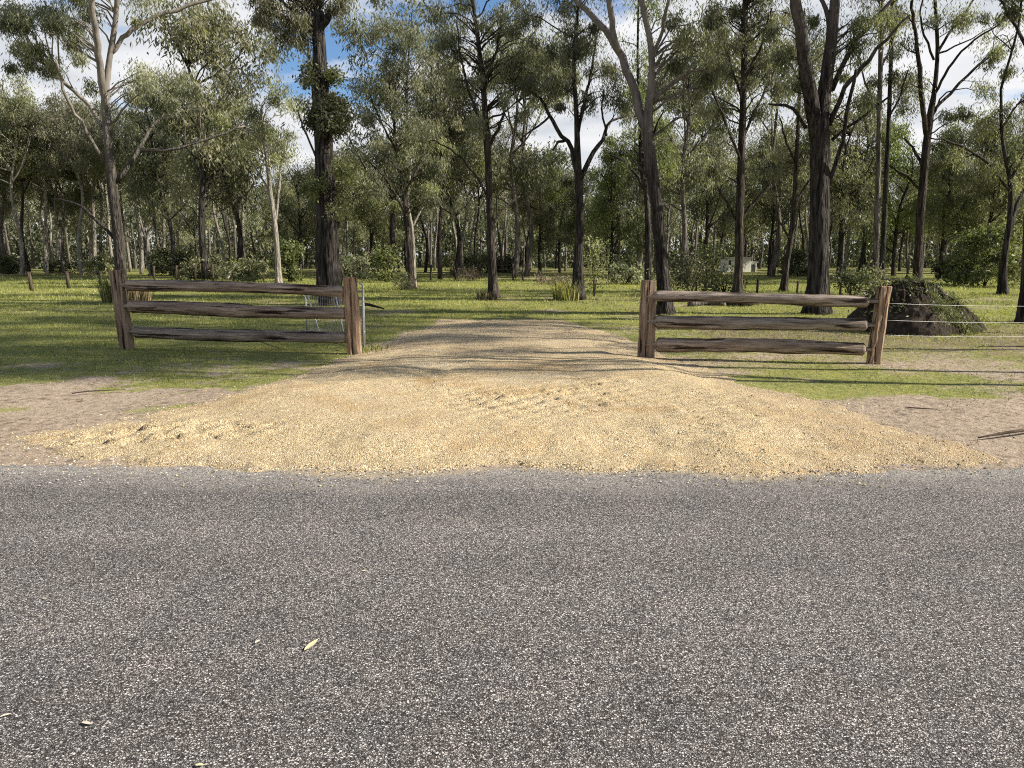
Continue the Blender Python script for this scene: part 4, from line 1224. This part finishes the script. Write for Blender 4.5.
# ------------------------------------------------------------------ rail fences
def post_mesh(name, w_, d_, h, mat, parent, seed, lean=(0, 0), split=True):
    """split-timber post: rough slab with a sunk seam up the face and a sawn top"""
    rg = np.random.default_rng(seed)
    prof = np.array([(-.5, -.42), (-.28, -.52), (-.07, -.5), (0.0, -.36 if split else -.5), (.07, -.49), (.3, -.52), (.5, -.4), (.53, 0), (.48, .42), (.25, .5), (-.02, .47), (-.3, .5), (-.5, .4), (-.54, 0)])
    nz = 15
    rings = []
    jit = rg.normal(0, .028, prof.shape)
    for i in range(nz):
        z = -0.25 + (h + .25) * i / (nz - 1)
        jit = jit * .75 + rg.normal(0, .022, prof.shape)
        s = 1.06 - .1 * i / (nz - 1)
        pr = (prof + jit) * (w_ * s, d_ * s)
        rings.append(np.column_stack([pr[:, 0] + lean[0] * max(z, 0) / h, pr[:, 1] + lean[1] * max(z, 0) / h, np.full(len(pr), z)]))
    k = len(prof)
    V = np.concatenate(rings)
    V[-k:, 2] += rg.normal(0, .008, k)
    # bevelled rim, then the sawn top
    top = rings[-1].copy(); c = top.mean(0); top = c + (top - c) * (.9, .9, 1); top[:, 2] = h + .012
    V = np.concatenate([V, top, [c + (0, 0, .014)]])
    idx = np.arange(k); nb = (idx + 1) % k
    fs = [np.stack([i * k + idx, i * k + nb, (i + 1) * k + nb, (i + 1) * k + idx], 1) for i in range(nz)]
    cc_ = np.full(k, len(V) - 1)
    fs.append(np.stack([nz * k + idx, nz * k + nb, cc_, cc_], 1))
    return link(name, tube_mesh(name, [V], fs, mat, False), parent)


def rail_mesh(a, b, r0, r1, mat, parent, seed, ten=0.2):
    """a rough log along local X, shaved to a tenon at both ends"""
    rg = np.random.default_rng(seed)
    a = np.array(a); b = np.array(b); Lr = np.linalg.norm(b - a)
    uu = np.unique(np.concatenate([np.linspace(0, 1, 44), [.165 / Lr, .19 / Lr, .215 / Lr, 1 - .165 / Lr, 1 - .19 / Lr, 1 - .215 / Lr]]))
    n, s = len(uu), 18
    ang = np.arange(s) / s * 2 * math.pi
    prof = 1 + rg.normal(0, .05, s)
    ph = rg.random(4) * 6
    V = []
    for i in range(n):
        u = uu[i]; x = u * Lr
        prof = .88 * prof + .12 * (1 + rg.normal(0, .26, s))
        r = (r0 + (r1 - r0) * u) * (1 + .05 * math.sin(u * 9 + ph[0]) + .03 * math.sin(u * 23 + ph[1]))
        e = min(x, Lr - x)
        k = float(sstep(ten * .78, ten * 1.06, e))
        ry = r * (.30 + .70 * k); rz = r * (.34 + .66 * k)
        cy_ = .018 * math.sin(u * 5 + ph[2]); cz = .016 * math.sin(u * 4 + ph[3])
        V.append(np.column_stack([np.full(s, x), cy_ + np.cos(ang) * ry * prof, cz + np.sin(ang) * rz * prof]))
    V = np.concatenate(V + [np.array([(0, 0, 0), (Lr, 0, 0)])])
    idx = np.arange(s); nb = (idx + 1) % s
    fs = [np.stack([i * s + nb, i * s + idx, (i + 1) * s + idx, (i + 1) * s + nb], 1) for i in range(n - 1)]
    c0 = np.full(s, n * s); c1 = c0 + 1; e = (n - 1) * s
    fs.append(np.stack([idx, nb, c0, c0], 1)); fs.append(np.stack([e + nb, e + idx, c1, c1], 1))
    o = link('rail', tube_mesh('rail', [V], fs, mat, True), parent)
    d = Vector(b - a)
    o.rotation_euler = d.to_track_quat('X', 'Z').to_euler()
    o.location = a
    return o


def rail_fence(label, pl, pr, topl, topr, leanl, leanr, wl, wr, rails, mats, ml, mr, seed):
    """pl/pr: foot pixels of the end posts"""
    L_ = np.array((*G(*pl), 0)); R_ = np.array((*G(*pr), 0))
    mid = (L_ + R_) / 2
    root = thing('rail_fence', label, 'fence', tuple(mid), 0, 'split rail fences flanking the driveway')
    for foot, topy, lean, wd, mt, sd_ in ((L_, topl, leanl, wl, ml, 1), (R_, topr, leanr, wr, mr, 2)):
        Y = foot[1]; px = 512 + F * foot[0] / (Y * CP)
        h = P(512, topy, Y)[2]
        o = post_mesh('post', wd * Y / F, .17, h, mt, root, seed + sd_, (lean * Y / F, 0))
        o.location = foot - mid + np.array((0, 0, 0))
    for i, (xa, ya, xb, yb, ra, rb) in enumerate(rails):
        a = P(xa, ya, L_[1] - .03) - mid; b = P(xb, yb, R_[1] - .03) - mid
        rail_mesh(a, b, ra * L_[1] / F, rb * R_[1] / F, mats[i], root, seed * 10 + i)
    return root, L_, R_


fl, FL0, FL1 = rail_fence('split rail fence left of the driveway, with a leaning left post', (128, 349), (355, 354), 271, 278, -5.6, -2.5, 11.5, 13,
                          [(118, 284.5, 356, 292, 5.6, 5.4), (120, 306.5, 357, 313.5, 6.8, 6.2), (124, 331, 358, 339, 6.0, 5.6)],
                          [M['rail'], M['rail'], M['rail_grey']], M['post'], M['post_red'], 41)
fr, FR0, FR1 = rail_fence('split rail fence right of the driveway, orange end post leaning outward', (646, 360), (873, 365), 281, 287, 0.5, 5.8, 14.3, 10.8,
                          [(642, 297, 882, 300.5, 4.9, 5.6), (643, 320.5, 880, 326, 6.6, 6.2), (644, 344, 878, 349.5, 7.2, 6.6)],
                          [M['rail_grey'], M['rail_grey'], M['rail']], M['post'], M['post_red'], 43)

# thin steel rod on top of the left fence's driveway post
tb = Tubes()
q = P(353, 280, FL1[1]); q2 = P(353, 264, FL1[1])
tb.add([q - np.array((0, 0, .2)) - FL1 * 0, q2], .006, 6)
o = tb.build('steel_rod', M['old_post'])
tag(o, 'thin steel rod sticking up from the left fence post beside driveway', 'rod')

# ---- wire mesh gate swung open behind the left fence
g0 = P(365, 350, 12.95); g0[2] = .10
g1 = P(307, 332, 15.6); g1[2] = .08
gl = thing('farm_gate', 'galvanised mesh farm gate swung open behind the left rail fence', 'gate', (g0[0], g0[1], 0))
org = np.array((g0[0], g0[1], 0)); A = g0 - org; B = g1 - org; H = 0.90
up = np.array((0, 0, H))
tb = Tubes()
for a, b in ((A, A + up), (B, B + up), (A, B), (A + up, B + up)): tb.add([a, (a + b) / 2, b], .016, 8)
tb.build('gate_frame', M['galv'], gl)
for a, b in ((B + up, B + (A - B) * .26), (A + up * .98 + (B - A) * .45, A + (B - A) * .30)):
    tb = Tubes(); tb.add([a, (a + b) / 2, b], .013, 6); tb.build('brace', M['galv'], gl)
tb = Tubes()
for i in range(1, 24):
    u = A + (B - A) * i / 24
    tb.add([u, u + up / 2, u + up], .0017, 4, caps=False)
for i in range(1, 9):
    z = np.array((0, 0, H * i / 9)); tb.add([A + z, (A + B) / 2 + z, B + z], .0017, 4, caps=False)
tb.build('wire_mesh', M['galv'], gl)
tb = Tubes()
gp = P(363.5, 283, 12.85)
tb.add([(A[0] + .0, A[1] - .10, -.1), (A[0], A[1] - .10, .6), (gp[0] - org[0] - .01, A[1] - .10, gp[2] - .04), (gp[0] - org[0] - .07, A[1] - .10, gp[2])], .017, 8)
tb.build('hinge_pipe', M['galv'], gl)
for z in (.32, .82):
    tb = Tubes(); tb.add([(A[0], A[1] - .10, z), (A[0], A[1] - .05, z), (A[0], A[1], z)], .02, 8)
    tb.build('hinge', M['galv'], gl)

# ---- plain wire fence running right from the orange post
wf = thing('wire_fence', 'three pale wires strained from the orange post past the dark mound', 'fence', (FR1[0], FR1[1], 0))
end = np.array((11.5, 13.6, 0)) - FR1
for ya, yb in ((303, 304.5), (320, 321), (335, 335)):
    a = P(880, ya, FR1[1] + .05) - FR1; Yb = 12.6
    b = P(1024, yb, Yb) - FR1
    e = a + (b - a) * 1.55
    tb = Tubes()
    u = np.linspace(0, 1, 12)[:, None]
    pl = a + (e - a) * u - np.array((0, 0, .03)) * 4 * u * (1 - u)
    tb.add(pl, .0017, 5); tb.build('wire', M['wire'], wf)
post_mesh('post', .13, .13, 1.2, M['old_post'], wf, 77, split=False).location = e * (1, 1, 0)

# ---- old paddock fences
pf = thing('paddock_fence', 'old timber posts with sagging wires on lit grass at far left', 'fence', (*G(32, 291), 0))
o0 = np.array((*G(32, 291), 0))
feet = [G(-40, 294), G(32, 291), G(69, 288.5), G(101, 286.5)]
tops = []
for i, (x0, y0) in enumerate(feet):
    hgt = (.88, .86, .82, .8)[i]
    tb = Tubes(); lx = (.0, -.06, -.04, .03)[i]
    q = np.array((x0, y0, 0)) - o0
    tb.add([q + (0, 0, -.1), q + (lx * .5, 0, hgt * .5), q + (lx, 0, hgt)], (.085, .08, .07), 8, .3, i)
    tb.build('post', M['old_post'], pf); tops.append(q + (lx, 0, hgt))
for z in (.1, .35):
    tb = Tubes(); tb.add([t_ - (0, 0, z) for t_ in tops], .006, 4); tb.build('wire', M['old_post'], pf)

bf = thing('paddock_fence', 'far wire fence on thin dark posts crossing the back of the lawn', 'fence', (0, 49, 0))
pxs = [153, 175, 194.5, 211.5, 232, 262, 300, 342, 378, 430, 455, 473, 513, 523, 541, 603, 627]
tops = []
for i, px in enumerate(pxs):
    Y = 48 + rt.uniform(-.3, .3) + (px > 400) * 1.0; x0 = (px - 512) / F * Y * CP
    hgt = rt.uniform(.85, 1.1)
    tb = Tubes(); tb.add([(x0, Y - 49, -.1), (x0 + rt.normal() * .03, Y - 49, hgt * .5), (x0 + rt.normal() * .06, Y - 49, hgt)], (.065, .06, .055), 7, .25, i)
    tb.build('post', M['old_post'], bf); tops.append(np.array((x0, Y - 49, hgt)))
for z in (.08, .35, .6):
    tb = Tubes(); tb.add([t_ - (0, 0, z) for t_ in tops], .008, 4); tb.build('wire', M['old_post'], bf)

rf = thing('paddock_fence', 'short dark posts on sunlit lawn before the cream shed', 'fence', (*G(757, 294), 0))
o0 = np.array((*G(757, 294), 0)); tops = []
for i, (px, py, hp) in enumerate(((696, 293, 9), (757, 293.5, 8), (797, 294, 7), (840, 295, 8))):
    x0, y0 = G(px, py); q = np.array((x0, y0, 0)) - o0; h_ = hp * y0 / F + .25
    tb = Tubes(); tb.add([q + (0, 0, -.1), q + (.01, 0, h_ / 2), q + (0.02, 0, h_)], .05, 7, .3, i); tb.build('post', M['old_post'], rf); tops.append(q + (0, 0, h_ - .06))
tb = Tubes(); tb.add(tops, .005, 4); tb.build('wire', M['old_post'], rf)

# ---- leaning dead branch, fallen logs
def log(name, label, cat, pts, rads, mat, seed=0, group=None):
    base = np.array(pts[0], float); base[2] = 0
    tb = Tubes(); pl = spline(np.array(pts, float) - base, 8)
    tb.add(pl, np.interp(np.linspace(0, 1, 8), np.linspace(0, 1, len(rads)), rads), 8, .25, seed)
    o = tb.build(name, M[mat]); o.location = base
    return tag(o, label, cat, group)


log('dead_branch', 'white dead branch leaning against bushes above left rail fence', 'branch', [P(227, 279.5, 46), P(231, 271, 46.2), P(237, 264, 46.5)], (.14, .11, .06), 'dead_wood')
log('fallen_branch', 'dark curved fallen branch on lawn behind gate, right of it', 'branch', [(*G(364, 306), .05), P(370, 305, 22.5), (*G(384, 310), .04)], (.05, .045, .02), 'brown_bark', 2)
log('fallen_log', 'grey fallen log behind the left end of right fence', 'log', [(*G(690, 307), .1), (*G(705, 306), .13), (*G(724, 306.5), .1)], (.12, .12, .09), 'grey_bark', 3)
log('fallen_log', 'dark fallen log at foot of the upright brown gum', 'log', [(*G(728, 306), .1), (*G(745, 307), .14), (*G(757, 305), .08)], (.1, .12, .08), 'brown_bark', 4)
log('stick', 'dark stick lying on bare soil left of the gravel', 'stick', [(*G(72, 396), .03), (*G(90, 394.5), .04), (*G(126, 392), .03)], (.006, .008, .004), 'stick_wood', 5)
log('stick', 'dark branch shape standing in for a shadow wedge on the right shoulder', 'stick', [(*G(978, 441), .03), (*G(1000, 439), .05), (*G(1040, 433), .05)], (.006, .013, .016), 'stick_wood', 6)  # added dark piece, takes the place of a thin cast shadow
log('stick', 'thin stick on bare soil right of the gravel', 'stick', [(*G(905, 409), .02), (*G(918, 411), .03), (*G(938, 411), .02)], (.005, .007, .004), 'stick_wood', 7)

# ---- mound
def mound():
    Y = 16.4
    b = P(905, 334, Y); gz = 0
    root = thing('soil_mound', 'dark soil and root heap with green vines behind wires at right', 'mound', (b[0], Y, 0))
    rg = np.random.default_rng(8)
    n, rings_ = 56, 16
    V = [(0.05, 0, 1.02)]; 
    for i in range(1, rings_ + 1):
        u = i / rings_
        for j in range(n):
            a = j / n * 6.283
            ca, sa = math.cos(a), math.sin(a)
            rx = 1.62 if ca > 0 else 1.25
            prof = (1 - u ** 1.5) ** 0.8 if u < 1 else 0
            r = u * (1 + .12 * math.sin(3 * a + 1) + .06 * math.sin(7 * a))
            z = 1.02 * prof + rg.normal() * .075 * (1 - u * .7) + .1 * math.sin(5 * a + 6 * u) * u * (1 - u) * 2
            x_ = r * rx * ca; y_ = r * 1.15 * sa
            z += .12 * (fbm(np.array(x_ + 9), np.array(y_ + 4), 2.4, 3) - .5) * 2 * (1 - u * u)
            V.append((x_ + rg.normal() * .02, y_ + rg.normal() * .02, max(z, -.06) if u < 1 else -.08))
    V = np.array(V)
    idx = np.arange(n); nb = (idx + 1) % n
    fs = [np.stack([1 + idx, 1 + nb, 0 * idx, 0 * idx], 1)]
    for i in range(rings_ - 1):
        a = 1 + i * n
        fs.append(np.stack([a + nb, a + idx, a + n + idx, a + n + nb], 1))
    link('heap', tube_mesh('heap', [V], fs, M['mound'], False), root)
    # roots and clods
    tb = Tubes()
    for i in range(46):
        a = rg.random() * 6.283; u = math.sqrt(rg.random()) * .8
        p0 = np.array((u * 1.25 * math.cos(a), u * math.sin(a) * 1.0, 1.0 * (1 - u ** 1.5) ** .8))
        d = rg.normal(size=3) * .3; d[2] = abs(d[2]) * .4
        tb.add(spline(np.array([p0 - (0, 0, .05), p0 + d * .5 + (0, 0, .04), p0 + d]), 5), np.linspace(.022, .006, 5), 5)
    tb.build('root_tangle', M['brown_bark'], root)
    C = []
    for i in range(55):
        x_ = rg.uniform(-.2, 1.1); y_ = rg.uniform(-.95, .1); u = min(.98, math.hypot(x_ / 1.35, y_ / 1.1))
        C.append((x_, y_, 1.0 * (1 - u ** 1.5) ** .8 + .05))
    link('vine', leaf_mesh('vine', C, .15, 100, .12, .014, M['bright_leaf'], rg, droop=.9, tuft=.5), root)
    C = []
    for i in range(22):
        x_ = rg.uniform(-1.1, .3); y_ = rg.uniform(-.8, .4); u = min(.98, math.hypot(x_ / 1.25, y_ / 1.1))
        C.append((x_, y_, 1.0 * (1 - u ** 1.5) ** .8 + .02))
    link('dead_vine', leaf_mesh('dead_vine', C, .2, 40, .1, .03, M['dark_leaf'], rg, droop=.5, tuft=.5), root)


mound()

# ---- shed
def box(bm_v, bm_f, x0, x1, y0, y1, z0, z1):
    o = sum(len(v) for v in bm_v)
    bm_v.append(np.array([(x, y, z) for z in (z0, z1) for x, y in ((x0, y0), (x1, y0), (x1, y1), (x0, y1))], float))
    bm_f.append(np.array([(3, 2, 1, 0), (4, 5, 6, 7), (0, 1, 5, 4), (1, 2, 6, 5), (2, 3, 7, 6), (3, 0, 4, 7)]) + o)


def boxes(name, mat, parent, *bs):
    v, f = [], []
    for b in bs: box(v, f, *b)
    return link(name, tube_mesh(name, v, f, mat, False), parent)


Ys = 70.0
p0 = P(727, 274, Ys); p1 = P(751, 274, Ys); p2 = P(758, 274, Ys)
hz = P(740, 258.5, Ys)[2]; lz = P(755, 262.5, Ys)[2]
sh = thing('shed', 'small cream tin shed with lean-to beyond the lawn behind right fence', 'shed', (p0[0], Ys, 0), R(4))
w1, w2 = p1[0] - p0[0], p2[0] - p0[0]
boxes('wall', M['shed_wall'], sh, (0, w1, 0, 2.2, 0, hz))
boxes('lean_to', M['shed_wall'], sh, (w1, w2, .25, 1.9, 0, lz))
boxes('roof', M['shed_roof'], sh, (-.12, w1 + .1, -.12, 2.3, hz, hz + .09), (w1 + .1, w2 + .12, .15, 2.0, lz, lz + .07))
dr_ = boxes('door', M['shed_dark'], sh, (w1 + .13, w2 - .1, .225, .25, .02, lz - .18))
boxes('window', M['shed_dark'], sh, (.12, .34, -.02, 0, hz * .52, hz * .88))

# ------------------------------------------------------------------ fallen leaves on the road
def fallen(label, px, py, L_, W_, rz, mat, seed):
    rg = np.random.default_rng(seed)
    n = 9
    u = np.linspace(0, 1, n)
    half = W_ / 2 * np.sin(np.pi * u ** .85) ** .9
    curl = .003 * np.sin(np.pi * u + .3) + .001
    xs_ = (u - .5) * L_; bend_ = .1 * L_ * (u - .5) ** 2
    V = np.concatenate([np.stack([xs_, bend_ + half, curl + .003], 1), np.stack([xs_, bend_, curl], 1), np.stack([xs_, bend_ - half, curl + .003], 1)])
    i = np.arange(n - 1)
    f = np.concatenate([np.stack([i + n, i + n + 1, i + 1, i], 1), np.stack([i + 2 * n, i + 2 * n + 1, i + n + 1, i + n], 1)])
    o = link('fallen_leaf', np_mesh('fallen_leaf', V, f, M[mat]))
    x0, y0 = G(px, py); o.location = (x0, y0, .003); o.rotation_euler = (0, 0, rz)
    tag(o, label, 'leaf', 'fallen leaves on the road')


fallen('long yellow fallen leaf lying on the road left of centre', 312, 646, .105, .026, R(72), 'yellow_leaf', 1)
fallen('pale curled leaf bit on road left of the yellow leaf', 258, 643, .035, .014, R(70), 'tan_leaf', 2)
fallen('tan fallen leaf near bottom left of the road', 87, 725, .045, .014, R(-15), 'tan_leaf', 3)
fallen('pale leaf bit at left picture edge on the road', 6, 717, .035, .012, R(40), 'tan_leaf', 4)
fallen('yellow leaf at bottom edge of the picture', 200, 767, .03, .011, R(5), 'yellow_leaf', 5)
fallen('tiny tan leaf bit on road upper left', 45, 600, .022, .009, R(15), 'tan_leaf', 6)
fallen('tiny pale leaf bit on the road near left centre', 365, 572, .03, .013, R(30), 'tan_leaf', 7)

tag(litter_mesh(60000), 'dry leaves and bark bits strewn over soil and lawn', 'leaf litter', kind='stuff')
